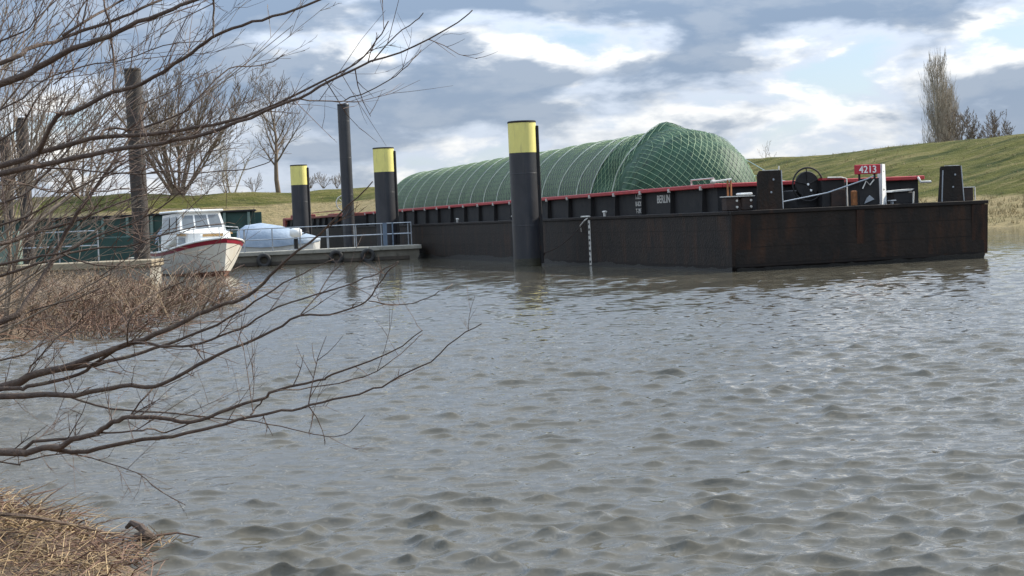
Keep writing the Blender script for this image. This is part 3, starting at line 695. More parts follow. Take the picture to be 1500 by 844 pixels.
# ------------------------------------------------------------------ pontoons with railings, tyres
def railing(parent, x0, x1, y, z, h, n, m, skip=()):
    for i in range(n + 1):
        x = x0 + (x1 - x0) * i / n
        if i in skip: continue
        MB().tube([(x, y, z), (x, y, z + h)], .028, 6).build('railing_post', m, parent)
    for k in (1., .52): MB().tube([(x0, y, z + h * k), (x1, y, z + h * k)], .026, 6).build('handrail', m, parent)
P1 = Vector((-4.5, 81.0, 0)); PR = math.radians(8)
def build_pontoons():
    t = thing('pontoon', 'concrete floating pontoon with galvanised railing touching the black barge', 'pontoon', P1, PR)
    MB().prism([(-14.0, -.5), (-.35, -.5), (0, .22), (0, .5), (-14.0, .5)], 0, 2.1, 'y').build('float', mat('dark_concrete', (.10, .09, .068), (.15, .135, .105), .85, 2, c3=(.05, .045, .03), s3=2.5), t)  # float in darker, browner concrete than the deck above
    MB().bbox(-14.1, .12, -.10, 2.2, .505, .70, .02).build('deck', concrete, t)
    MB().bbox(-13.5, -.5, -.04, -.004, .02, .2, .01).build('waterline_beam', mat('wet_timber', (.035, .028, .02), (.06, .045, .03), .7, 3), t)
    railing(t, -12.6, -.35, .02, .70, 1.12, 9, galv)
    railing(t, -12.6, -.35, 2.0, .70, 1.12, 9, galv)
    for k in (1., .52): MB().tube([(-.35, .02, .70 + 1.12 * k), (-.35, 2.0, .70 + 1.12 * k)], .026, 6).build('handrail', galv, t)
    MB().box(-1.75, -1.55, -.02, .04, .72, 1.85).box(-1.3, -1.24, -.02, .04, .72, 1.85).build('gate_post', mat('blue_grey_paint', (.13, .17, .22), (.10, .14, .19), .5, 4), t)
    M3 = Matrix.Rotation(PR, 3, 'Z')
    for x, lab in ((-2.55, 'car tyre fender hung on the pontoon under the rail gate'), (-4.1, 'car tyre fender hung on the pontoon front beside another tyre'), (-7.6, 'car tyre fender hung on the pontoon near the white motorboat')):
        p = P1 + M3 @ Vector((x, -.17, .27)); o = thing('tyre_fender', lab, 'tyre', p, PR, 'tyre fenders along the pontoon')
        autosmooth(MB().torus(.26, .105, (0, 0, 0), 'y', 28, 10).build('tyre', rubber, o), 60)
        MB().tube([(0, -.02, .3), (.02, .02, .43)], .012, 5).build('rope', strapmat, o)
    # near pontoon
    q = thing('pontoon', 'near concrete pontoon with timber edged deck behind the brown shrubs', 'pontoon', (-12.6, 57.2, 0), math.radians(2))
    MB().box(-15, 0, 0, 2.2, -.5, .66).build('float', concrete, q)
    MB().bbox(-15.1, .1, -.12, 2.3, .665, .90, .02).build('deck', mat('deck_timber', (.30, .245, .16), (.22, .18, .12), .85, 3, (1, 6, 1)), q)
    railing(q, -14.8, -2.2, 2.1, .90, 1.1, 9, galv)
    MB().bbox(-5.6, -4.7, .8, 1.4, .90, 2.1, .03).build('service_box', palegreen, q)
    MB().bbox(-9.2, -8.3, .5, 1.3, .90, 1.5, .03).build('service_box', dirtywhite, q)
build_pontoons()

# ------------------------------------------------------------------ motorboat
def build_boat():
    st = ground(326, 404)
    ang = math.radians(-64)                           # heading of the bow
    t = thing('motorboat', 'white cabin motorboat with dark red stripe and rusty waterline by the pontoon', 'boat', st, ang)
    # local: +x is forward, bow stem at x=0
    S = [(-7.0, 1.18, .98, .10), (-5.6, 1.32, .96, .0), (-4.2, 1.40, 1.00, -.1), (-2.8, 1.42, 1.09, -.2), (-1.8, 1.38, 1.19, -.24), (-1.1, 1.22, 1.29, -.24), (-.55, .94, 1.38, -.2), (-.15, .55, 1.45, -.1), (.12, .10, 1.50, .1)]
    def section(i, n=10):
        x, bm, sh, k = S[i]; out = []
        full = 1 - i / (len(S) - 1)
        for j in range(n + 1):
            q = j / n
            zz = -.35 + (sh + .35) * q
            e = q ** (.34 + .34 * (1 - full)); w = bm * (.04 + .96 * e) if q > 0 else 0
            xo = .55 * (q - .23) * (1 - full) ** 2
            out.append((x + xo, w, zz))
        return out
    n = 10; secs = [section(i, n) for i in range(len(S))]
    def strip(j0, j1, m, name, off=0., parent=t):
        mb = MB(); vs = []; w = j1 - j0 + 1
        for sgn in (1, -1):
            vs = []
            for s in secs: vs += [(x + (off if abs(y) < .2 else 0), sgn * (y + off), z) for x, y, z in s[j0:j1 + 1]]
            fs = [(i * w + k, i * w + k + 1, (i + 1) * w + k + 1, (i + 1) * w + k) for i in range(len(S) - 1) for k in range(w - 1)]
            mb.add(vs, fs)
        # close stem between the two sides and the transom
        a = secs[-1][j0:j1 + 1]; mb.add([(x + off, y + off, z) for x, y, z in a] + [(x + off, -y - off, z) for x, y, z in a], [(k, k + 1, w + k + 1, w + k) for k in range(w - 1)])
        a = secs[0][j0:j1 + 1]; mb.add([(x - off, y + off, z) for x, y, z in a] + [(x - off, -y - off, z) for x, y, z in a], [(k + 1, k, w + k, w + k + 1) for k in range(w - 1)])
        return autosmooth(mb.build(name, m, parent), 35)
    h = strip(3, 9, gelstain, 'hull')
    strip(0, 3, mat('rusty_bottom', (.20, .075, .04), (.12, .05, .03), .8, 4), 'bottom')
    strip(9, 10, redstripe, 'stripe', .012)
    dk = MB(); vs = []
    for s in secs: x, y, z = s[-1]; vs += [(x, y, z), (x, -y, z)]
    dk.add(vs, [(2 * i, 2 * i + 1, 2 * i + 3, 2 * i + 2) for i in range(len(S) - 1)]); dk.build('foredeck', gel, t)
    for sg in (1, -1): MB().tube([(s[-1][0] + (.03 if i == len(S) - 1 else 0), sg * (s[-1][1] + .02), s[-1][2] + .02) for i, s in enumerate(secs)], .04, 6).build('rubbing_strake', gel, t)
    # low fore cabin
    def house(pts_lo, pts_hi, m, name, parent=t):
        k = len(pts_lo); vs = pts_lo + pts_hi
        return MB().add(vs, [tuple(range(k - 1, -1, -1)), tuple(range(k, 2 * k))] + [(i, (i + 1) % k, k + (i + 1) % k, k + i) for i in range(k)]).build(name, m, parent)
    z0 = 1.02
    fc = house([(-1.0, -.55, 1.25), (-1.0, .55, 1.25), (-1.6, .95, z0), (-3.0, 1.06, z0), (-3.0, -1.06, z0), (-1.6, -.95, z0)],
               [(-1.15, -.5, 1.72), (-1.15, .5, 1.72), (-1.65, .88, 1.76), (-3.0, .98, 1.84), (-3.0, -.98, 1.84), (-1.65, -.88, 1.76)], gel, 'fore_cabin')
    MB().box(-1.118, -1.085, -.42, .42, 1.60, 1.70).build('wood_trim', wood, fc)
    for y in (-.42, .06): MB().add([(-1.068, y, 1.36), (-1.068, y + .36, 1.36), (-1.128, y + .36, 1.56), (-1.128, y, 1.56)], [(0, 1, 2, 3)]).build('cabin_window', glassm, fc)
    for sg in (1, -1):
        MB().add([(-1.9, sg * .975, 1.30), (-2.75, sg * 1.035, 1.30), (-2.75, sg * .995, 1.62), (-1.95, sg * .935, 1.58)], [(0, 1, 2, 3)]).build('cabin_window', glassm, fc)
        MB().box(-1.70, -3.0, sg * .985 - .02, sg * .985 + .02, 1.66, 1.74).build('wood_trim', wood, fc)
    # wheelhouse with raked screens
    wh = house([(-2.5, -.98, 1.80), (-2.5, .98, 1.80), (-5.6, 1.05, 1.00), (-5.6, -1.05, 1.00)], [(-2.95, -.86, 2.62), (-2.95, .86, 2.62), (-5.6, .9, 2.55), (-5.6, -.9, 2.55)], gel, 'wheelhouse')
    autosmooth(MB().bbox(-5.9, -2.78, -.98, .98, 2.625, 2.72, .035).build('roof', white, wh))
    MB().bbox(-4.6, -3.9, -.3, .3, 2.722, 2.80, .03).build('roof_hatch', gel, wh)
    def pane(corners): MB().add(corners, [(0, 1, 2, 3)]).build('window_pane', glassm, wh)
    def lerp(a, b, f): return tuple(a[i] + (b[i] - a[i]) * f for i in range(3))
    lo, hi = [(-2.5, -.98, 1.80), (-2.5, .98, 1.80)], [(-2.95, -.86, 2.62), (-2.95, .86, 2.62)]
    for f0, f1 in ((.06, .32), (.36, .64), (.68, .94)):
        c = []
        for f, g in ((f0, .2), (f1, .2), (f1, .85), (f0, .85)):
            p = lerp(lerp(lo[0], lo[1], f), lerp(hi[0], hi[1], f), g); c.append((p[0] + .008, p[1], p[2] + .004))
        pane(c)
    for sg in (1, -1):
        for xa, xb in ((-3.1, -4.1), (-4.25, -5.4)):
            MB().add([(xa, sg * 1.012, 1.86), (xb, sg * 1.012, 1.80), (xb, sg * .935, 2.44), (xa - .12, sg * .930, 2.48)], [(0, 1, 2, 3)]).build('window_pane', glassm, wh)
    # canopy over the stern
    cv = MB()
    for i in range(9):
        a = math.pi * i / 8; cv.v += [(-5.62, 1.0 * math.cos(a), 1.7 + .85 * math.sin(a)), (-6.8, 1.0 * math.cos(a), 1.35 + .9 * math.sin(a))]
    cv.f = [(2 * i, 2 * i + 1, 2 * i + 3, 2 * i + 2) for i in range(8)]; cv.build('stern_canopy', bluetarp, t)
    # bow rail and cleat
    for sg in (1, -1):
        pts = [(.25, sg * .12, 1.98), (-.6, sg * .92, 1.92), (-1.8, sg * 1.32, 1.78)]
        MB().tube(pts, .016, 5).build('bow_rail', galv, t)
        for (x, y, z), zb in zip(pts, (1.5, 1.38, 1.2)): MB().tube([(x, y, zb), (x, y, z)], .014, 5).build('rail_post', galv, t)
    MB().box(.16, .20, -.14, .14, 1.34, 1.46).build('name_plate', galv, t)
build_boat()

# boat under a pale blue cover behind the pontoon
def build_blueboat():
    c = at(405, 340, 85.5); t = thing('covered_boat', 'small boat under a pale blue cover behind the pontoon railing', 'boat', (c.x, 85.5, 0), math.radians(6))
    xs = [-2.0, -1.6, -.8, .2, 1.2, 1.9, 2.25]; wd = [.9, 1.0, 1.05, 1.0, .8, .45, .06]; zs = [1.02, 1.02, 1.0, 1.0, 1.05, 1.12, 1.2]; tp = [1.75, 2.05, 2.10, 1.95, 1.6, 1.35, 1.25]
    hb = MB(); vs = []
    for x, w, z in zip(xs, wd, zs): vs += [(x, -w, z), (x * .96, -w * .7, .1), (x * .92, 0, -.25), (x * .96, w * .7, .1), (x, w, z)]
    hb.add(vs, [(5 * i + k, 5 * i + k + 1, 5 * i + 6 + k, 5 * i + 5 + k) for i in range(6) for k in range(4)] + [(0, 1, 2, 3, 4)]); hb.build('hull', gel, t)
    cb = MB(); vs = []; n = 12
    for i, (x, w, z, p) in enumerate(zip(xs, wd, zs, tp)):
        for j in range(n + 1):
            a = math.pi * j / n; vs.append((x + .03 * math.sin(j * 2 + i), -(w + .04) * math.cos(a), z - .12 + (p - z + .12) * math.sin(a) ** .8 + .03 * math.sin(j * 1.7 + i * 2)))
    cb.add(vs, [((n + 1) * i + k, (n + 1) * i + k + 1, (n + 1) * (i + 1) + k + 1, (n + 1) * (i + 1) + k) for i in range(6) for k in range(n)] + [tuple(range(n + 1))]); cb.build('cover', bluetarp, t, smooth=True)
    c = at(444, 345, 83.9)
    o = thing('outboard_motor', 'white outboard motor with dark shaft standing on the pontoon', 'motor', (P1 + Matrix.Rotation(PR, 3, 'Z') @ Vector((-6.0, 1.2, .70)))[:], .3)
    autosmooth(MB().bbox(-.28, .30, -.2, .2, .62, 1.08, .10).build('cowling', white, o), 50)
    MB().bbox(-.10, .10, -.08, .08, .02, .62, .03).build('leg', blackpaint, o); MB().bbox(-.35, .35, -.3, .3, .0, .04, .01).build('stand', galv, o)
    MB().tube([(.25, 0, .75), (.62, 0, .85)], .03, 6).build('tiller', blackpaint, o)
build_blueboat()

# ------------------------------------------------------------------ trees
def branch_tree(r, h, trunk_r, stems=1, lean=(0, 0), fan=.35, levels=3, kids=(11, 7, 5), angle=(.55, .95), up=.35, first=.22, ratio=.55, min_r=.02, wob=.07):
    """leader with side branches at every level; returns thick (trunk, limb) and thin pieces as (points, radii)"""
    thick, thin = [], []
    def grow(p, d, l, rad, lev):
        n = 7 if lev >= levels - 1 else 4
        pts = [p.copy()]; dirs = [d.copy()]; q = p.copy(); dd = d.copy()
        for i in range(n):
            dd = (dd + Vector((r.gauss(0, wob), r.gauss(0, wob), r.gauss(0, wob * .6) + (up * .5 / n if lev < levels else .03)))).normalized()
            q = q + dd * l / n; pts.append(q.copy()); dirs.append(dd.copy())
        rr = [max(min_r * .35, rad * (1 - .85 * i / n)) for i in range(n + 1)]
        (thick if lev >= levels - 1 else thin).append((pts, rr))
        if lev == 0: return
        k = kids[levels - lev]; k = max(1, int(k * r.uniform(.8, 1.2))); a0 = r.uniform(0, 6.28)
        f0 = first if lev == levels else .15
        for j in range(k):
            f = f0 + (1 - f0) * (j + r.random()) / k; i = min(n - 1, int(f * n)); g = f * n - i
            c = pts[i].lerp(pts[i + 1], min(1, g)); dv = dirs[i + 1]
            a0 += 2.4 + r.uniform(-.5, .5); t = dv.orthogonal().normalized(); t = Matrix.Rotation(a0, 3, dv) @ t
            an = r.uniform(*angle) * (1.1 - .35 * f); nd = (dv * math.cos(an) + t * math.sin(an) + Vector((0, 0, up * .25))).normalized()
            ln = l * ratio * (1.12 - .62 * f) * r.uniform(.7, 1.2)
            grow(c, nd, ln, max(min_r * .5, rad * (1 - .8 * f) * .55), lev - 1)
    for s in range(stems):
        a = r.uniform(0, 6.28) if stems < 3 else 2 * math.pi * s / stems + r.uniform(-.4, .4); k = 0 if stems == 1 else fan * r.uniform(.35, 1.1)
        d = Vector((math.cos(a) * k + lean[0], math.sin(a) * k + lean[1], 1)).normalized()
        grow(Vector((math.cos(a), math.sin(a), 0)) * (0 if stems == 1 else trunk_r * 1.3), d, h * (1 if stems == 1 else r.uniform(.75, 1.02)), trunk_r * (1 if stems == 1 else r.uniform(.6, 1)), levels)
    return thick, thin
def place_tree(name, label, base, r, mt, group=None, n1=6, n2=3, cat='tree', **kw):
    thick, thin = branch_tree(r, **kw)
    t = thing(name, label, cat, base, 0, group)
    a = MB(); b = MB()
    for pts, rr in thick: a.tube(pts, rr, n1, False)
    for pts, rr in thin: b.tube(pts, rr, n2, False)
    a.build('trunk', mt, t, smooth=True)
    b.build('crown', mt, t, kind='stuff')
    return t
def dike_pt(px, py, Y): return at(px, py, Y)
def rt(s): return random.Random(s)
place_tree('bare_tree', 'big bushy bare tree with many stems on the dike left of a smaller bare tree', at(262, 292, 200), rt(12), bark_far, h=17.8, trunk_r=.25, stems=11, fan=.70, kids=(13, 10, 8), ratio=.42, min_r=.05, angle=(.4, .75), up=.45)
place_tree('bare_tree', 'bare spreading tree with single trunk standing alone on the dike', at(408, 284, 205), rt(33), bark_far, h=12.4, trunk_r=.33, kids=(15, 9, 6), ratio=.56, first=.25, min_r=.045, angle=(.65, 1.0), up=.5)
place_tree('bare_tree', 'smaller pale bare tree behind the big bushy bare tree', at(338, 295, 240), rt(5), bark_grey, h=9, trunk_r=.16, stems=4, fan=.5, kids=(9, 6, 5), ratio=.45, min_r=.045)
place_tree('bare_tree', 'bare tree behind the tall weathered pile at the near pontoon', at(120, 295, 230), rt(8), bark_far, h=17, trunk_r=.26, stems=5, fan=.5, kids=(11, 7, 5), ratio=.45, min_r=.045)
place_tree('bare_tree', 'bare tree on the dike behind the two shorter weathered piles', at(35, 298, 215), rt(18), bark_far, h=19, trunk_r=.28, stems=4, fan=.45, kids=(11, 7, 5), ratio=.45, min_r=.045)
for i, (px, h, lab) in enumerate(((303, 2.6, 'low bare shrub at the foot of the big bushy tree on the dike'), (330, 3.4, 'taller bare shrub between the big bushy tree and the lone tree'), (372, 2.4, 'low bare shrub just left of the lone single trunk tree'), (455, 1.7, 'tiny bare shrub on the dike right beside a yellow topped pile'), (474, 2.1, 'bare shrub on the dike crest behind the hand wheel barge'), (494, 1.7, 'tiny bare shrub on the dike crest touching the slim black pile'))):
    place_tree('hedge_shrub', lab, at(px, 284 if px < 400 else 276, 206), rt(60 + i), bark_far, group='shrubs on the dike crest', cat='shrub', h=h, trunk_r=.05, stems=6, fan=.8, levels=2, kids=(8, 6), ratio=.45, min_r=.03)
# Lombardy poplar behind the dike
def poplar(px, Y, ztop, z0, label, seed):
    r = rt(seed); c = at(px, 300, Y); t = thing('poplar_tree', label, 'tree', (c.x, Y, z0), 0)
    H = ztop - z0; a = MB().tube([(0, 0, 0), (.1, 0, H * .3), (-.1, 0, H * .6), (.05, 0, H * .95)], [.55, .42, .24, .04], 8); a.build('trunk', bark_grey, t, smooth=True)
    b = MB()
    for i in range(420):
        z = H * (.04 + .84 * r.random() ** .95); an = r.uniform(0, 6.28); f = z / H
        wmax = (.125 * H) * min(1, f * 6 + .35) * (1 - max(0, f - .62) * 1.7)
        l = H * r.uniform(.13, .26) * (1.15 - f * .55); w = wmax * r.uniform(.25, 1.0)
        d = Vector((math.cos(an), math.sin(an), 0)); p = Vector((0, 0, z)) + d * .08
        pts = [p, p + d * w * .55 + Vector((0, 0, l * .28)), p + d * w * .9 + Vector((0, 0, l * .62)), p + d * w + Vector((0, 0, l))]
        r0 = .065 * (1.2 - f); b.tube(pts, [r0, r0 * .75, r0 * .5, .018], 3, False)
        for k in range(7):
            q = pts[1].lerp(pts[3], r.random()); l2 = r.uniform(.7, 2.0); e = Vector((r.gauss(0, .2), r.gauss(0, .2), 1)).normalized()
            b.tube([q, q + e * l2], [.026, .012], 3, False)
    b.build('crown', bark_grey, t)
poplar(1379, 300, at(1370, 84, 300).z, 1.0, 'tall narrow bare poplar standing behind the grassy dike', 4)
poplar(1392, 304, at(1392, 130, 304).z, 1.0, 'shorter bare poplar leaning on the tall narrow poplar', 9)
for i, (px, py, Y, h, lab) in enumerate(((1412, 158, 290, 0, 'dark bare tree right beside the tall poplar'), (1430, 160, 292, 0, 'dark bare tree second from the tall poplar'), (1449, 164, 294, 0, 'dark bare tree third from the tall poplar'), (1482, 172, 296, 0, 'thin lone bare tree standing apart from the poplar row'), (1466, 186, 300, 0, 'low pale bush between the dark trees and the lone thin tree'))):
    zt = at(px, py, Y).z; c = at(px, 300, Y)
    place_tree('bare_tree', lab, (c.x, Y, 1.0), rt(80 + i), bark_far, h=(zt - 1) * 1.0, trunk_r=.20, stems=2 if i < 3 else 1, fan=.15, kids=(18, 11, 7) if i != 3 else (12, 8, 6), ratio=.36 if i != 3 else .22, first=.42, min_r=.075)
for i, (px, lab) in enumerate(((1122, 'tiny faint bare tree far beyond the dike near the tarpaulin'), (1140, 'second tiny faint bare tree far beyond the dike'))):
    c = at(px, 300, 420); place_tree('bare_tree', lab, (c.x, 420, 1.), rt(120 + i), bark_grey, h=at(px, 220, 420).z, trunk_r=.18, kids=(10, 6, 4), ratio=.3, first=.5, min_r=.05)

# ------------------------------------------------------------------ shrubs on the near bank
for i, (px, py, Y, h, st_, lab) in enumerate(((165, 478, 33, 1.6, 32, 'dense reddish brown shrub on the bank in front of the tall weathered pile'), (225, 470, 36, 1.7, 36, 'dense tan stemmed shrub at the bank tip below the white motorboat'), (285, 455, 40.5, .9, 26, 'low brown shrub dipping over the water under the motorboat bow'), (95, 482, 32, 1.1, 24, 'reddish shrub on the bank below the near pontoon'), (30, 486, 31, 1.1, 22, 'brown shrub on the bank before the two weathered piles'), (120, 500, 29, .6, 22, 'short thorny shrub at the foot of the reddish bank shrubs'))):
    r = rt(200 + i); g = at(px, py, Y); z = float(bank_z(np.array([g.x]), np.array([Y]))[0]); t = thing('shrub', lab, 'shrub', (g.x, Y, max(z, .0)), 0, 'shrubs on the near bank')
    b = MB(); c = MB()
    for k in range(st_ * 2):
        a = r.uniform(0, 6.28); ro = r.uniform(0, 1.1); e = r.uniform(.05, 1.15); p = Vector((math.cos(a) * ro, math.sin(a) * ro, -.1)); l = h * r.uniform(.45, 1.05)
        d = Vector((math.cos(a) * math.sin(e) + (.25 if i in (1, 2) else 0), math.sin(a) * math.sin(e), math.cos(e)))
        q = p + d * l * .5 + Vector((r.gauss(0, .05), r.gauss(0, .05), 0)); w = q + (d + Vector((r.gauss(0, .25), r.gauss(0, .25), -.15))) * l * .5
        b.tube([p, q, w], [.011, .009, .004], 3, False)
        for m_ in range(5):
            f = r.uniform(.25, .95); s0 = p.lerp(q, f * 2) if f < .5 else q.lerp(w, f * 2 - 1); e2 = (d + Vector((r.gauss(0, .6), r.gauss(0, .6), r.gauss(.1, .4)))).normalized()
            l2 = r.uniform(.15, .5); c.tube([s0, s0 + e2 * l2], [.007, .003], 3, False)
    for k in range(45):
        a = r.uniform(0, 6.28); l = r.uniform(.7, 1.9); p = Vector((r.uniform(-1.5, 1.5), r.uniform(-1.2, 1.2), r.uniform(-.1, .1))); d = Vector((math.cos(a), math.sin(a), 0)); hh = h * r.uniform(.2, .75)
        c.tube([p, p + d * l * .3 + Vector((0, 0, hh * .8)), p + d * l * .65 + Vector((0, 0, hh)), p + d * l + Vector((0, 0, hh * r.uniform(.1, .9)))], [.010, .009, .007, .003], 3, False)
    b.build('stems', reddish if i % 2 == 0 else reed, t, kind='stuff'); c.build('twigs', reddish if i % 2 else reed, t, kind='stuff')

# pale tree further along the bank
bz = lambda x, y: float(bank_z(np.array([x]), np.array([y]))[0]) - .1
place_tree('bare_tree', 'pale barked bare tree on the bank behind the dark willow branches', (-9.9, 24.5, bz(-9.9, 24.5)), rt(41), bark_pale, h=7.0, trunk_r=.085, stems=8, fan=.8, lean=(.34, -.02), kids=(9, 6, 4), ratio=.42, min_r=.012, angle=(.35, .75), up=.3)
place_tree('bare_tree', 'young pale bare tree rising from the bank shrubs', (-9.2, 29.5, bz(-9.2, 29.5)), rt(44), bark_pale, h=6.0, trunk_r=.05, stems=6, fan=.5, kids=(8, 5, 4), ratio=.4, min_r=.012, up=.35, angle=(.35, .7))

place_tree('hazel_shrub', 'light barked leaning shrub with whip thin branches under the dark willow', (-5.5, 10.2, bz(-5.5, 10.2)), rt(52), bark_pale, cat='shrub', h=5.4, trunk_r=.018, stems=9, fan=.75, lean=(1.35, .25), kids=(8, 4, 3), ratio=.36, min_r=.0045, angle=(.3, .7), up=.25, wob=.05)
place_tree('hazel_shrub', 'light barked leaning shrub growing low over the cove', (-6.3, 11.6, bz(-6.3, 11.6)), rt(57), bark_pale, cat='shrub', h=5.0, trunk_r=.018, stems=10, fan=.55, lean=(1.9, .4), kids=(8, 5, 3), ratio=.34, min_r=.0045, angle=(.3, .7), up=.15, wob=.05)

# ------------------------------------------------------------------ willow whose branches hang into the view
def smooth_path(P, k=4):
    out = []
    for i in range(len(P) - 1):
        p0, p1, p2, p3 = P[max(i - 1, 0)], P[i], P[i + 1], P[min(i + 2, len(P) - 1)]
        for j in range(k):
            t = j / k
            out.append(.5 * ((2 * p1) + (p2 - p0) * t + (2 * p0 - 5 * p1 + 4 * p2 - p3) * t * t + (3 * p1 - p0 - 3 * p2 + p3) * t ** 3))
    out.append(P[-1]); return out
LIMBS = [  # path in the picture, width at its start and end, depth at start and end, comes from the trunk?
 ([(0,93),(40,72),(80,61),(120,45),(160,33),(192,19),(235,0),(290,-28)],7,3,8.2,8.8,1),
 ([(0,123),(53,100),(107,72),(160,53),(200,33),(253,13),(288,0),(360,-24)],11,4,8.0,7.6,1),
 ([(91,53),(133,27),(171,5),(205,-14)],5,3,8.2,8.5,0),
 ([(57,223),(83,172),(107,164),(165,135),(195,127),(240,104),(280,77),(312,55),(355,37),(400,24),(449,9),(500,-14)],8,3,7.85,7.2,0),
 ([(0,243),(59,224),(100,212),(149,201),(203,198),(267,191),(333,178),(400,154),(465,123),(521,92),(553,59),(569,31)],9.5,1.6,8.0,7.4,1),
 ([(0,255),(53,244),(107,232),(187,217),(240,209),(299,197),(347,180),(407,155),(439,144),(487,117),(545,91),(607,69),(671,33),(692,15)],9.5,1.6,7.7,6.6,1),
 ([(545,91),(580,52),(607,33),(620,19)],2.2,1.4,6.95,6.8,0),
 ([(439,145),(487,149),(513,144),(567,120),(596,96),(617,73)],2.2,1.3,7.1,7.3,0),
 ([(145,201),(160,188),(203,189),(267,165),(285,150),(307,125),(336,101),(375,97),(400,91),(417,80)],4,1.5,7.9,8.3,0),
 ([(53,245),(101,248),(149,253),(197,255),(240,251),(280,253),(347,249),(387,240),(402,231)],3,1.4,7.7,7.5,0),
 ([(0,271),(72,280),(139,281),(190,276)],2.6,1.5,8.6,9,1),
 ([(0,472),(35,445),(64,405),(91,352),(112,315),(152,259),(173,224),(190,204),(215,150)],9.5,3,8.9,9.4,1),
 ([(152,259),(184,237),(215,224),(262,190)],3.5,1.5,9.25,9.3,0),
 ([(0,388),(51,377),(88,371),(149,344),(192,328),(240,301),(267,279),(290,262)],4.5,1.5,8.4,8.0,1),
 ([(0,403),(53,387),(128,365),(192,360),(227,347),(283,333),(330,328)],4.5,1.5,8.8,8.9,1),
 ([(0,357),(35,347),(80,333),(128,317),(187,293),(215,285)],5.5,2,9.6,9.7,1),
 ([(88,371),(112,381),(160,391),(208,387),(250,380)],3,1.5,8.75,9,0),
 ([(0,567),(40,552),(93,539),(141,521),(181,507),(227,491),(275,468),(320,448),(352,439),(385,415),(420,380),(468,343),(510,303),(546,266)],13,1.6,7.9,7.0,1),
 ([(96,540),(140,534),(187,523),(227,509),(280,491),(333,467),(373,443),(415,415),(457,393),(489,380)],7,1.4,7.75,7.5,0),
 ([(0,570),(40,567),(115,549),(144,528),(187,504),(205,503),(253,507),(293,503),(341,485),(363,477),(407,449),(465,432),(521,413),(553,401),(583,383)],6.5,1.4,7.8,6.9,1),
 ([(0,581),(67,579),(112,579),(147,571),(192,565),(227,567),(272,545),(339,511),(400,485),(439,463),(484,461),(527,447),(545,431),(567,399),(583,384)],9.5,1.5,7.6,6.6,1),
 ([(439,463),(465,431),(484,404),(503,385)],2.4,1.3,6.95,7.1,0),
 ([(540,441),(575,446),(617,441),(644,428),(663,416)],1.8,1.2,6.65,6.5,0),
 ([(224,568),(205,590),(189,613)],3,2.4,7.3,7.35,0),
 ([(0,664),(64,655),(88,656),(107,644),(139,635),(165,620),(189,612),(235,612),(280,619),(320,605),(360,590),(385,584),(404,572),(468,557),(487,548),(567,519),(619,484)],10.5,1.4,7.4,6.6,1),
 ([(367,608),(378,594),(388,583)],2.6,2.2,6.8,6.75,0),
 ([(404,573),(457,568),(516,556),(567,536),(596,509),(619,489)],2.2,1.2,6.75,6.9,0),
 ([(70,656),(95,661),(128,661),(187,648),(253,639),(315,625),(347,615),(400,604),(441,599),(489,585),(545,571),(585,552),(631,528),(668,496),(706,474)],7.5,1.4,7.3,6.4,0),
 ([(99,580),(163,599),(235,604),(301,611),(355,616),(412,624),(460,635),(489,640),(513,632),(535,608)],3.4,1.1,7.5,7.0,0),
 ([(0,677),(32,676),(85,664),(133,671),(176,684),(205,695),(235,719),(272,740)],2.6,1.1,7.4,7.2,1),
 ([(0,660),(48,648),(99,643),(118,640)],6,4,7.45,7.3,1),
 ([(144,634),(197,632),(221,628),(243,633),(280,619)],3.2,2.2,7.15,7.05,0),
 ([(150,-14),(153,8),(163,47),(167,90),(166,134)],2.6,3.4,7.9,7.7,0),
 ([(313,-10),(312,25),(313,54)],3,3,7.4,7.4,0),
 ([(40,552),(45,537),(62,520),(80,497),(110,470)],3,1.3,7.85,8.0,0),
 ([(187,504),(189,470),(205,448),(240,425),(275,411)],3.2,1.4,7.5,7.6,0),
 ([(0,528),(60,505),(105,480),(130,455),(160,440)],3.5,1.4,8.3,8.5,1),
 ([(0,480),(45,455),(110,438),(150,420),(165,400)],3,1.3,8.8,9.0,1),
 ([(0,300),(60,262),(105,215),(150,170),(185,120),(195,75)],3.5,1.4,8.8,9.1,1),
 ([(0,205),(50,150),(90,95),(118,40),(130,-5)],3.5,1.5,8.8,9.0,1),
 ([(0,160),(60,120),(120,98),(180,88),(240,66),(300,60)],3,1.3,8.6,8.8,1),
 ([(0,60),(50,30),(90,-8)],3,1.5,8.4,8.5,1),
 ([(0,330),(70,300),(140,262),(220,246),(280,225),(335,180)],3.2,1.3,8.9,9.1,1),
]
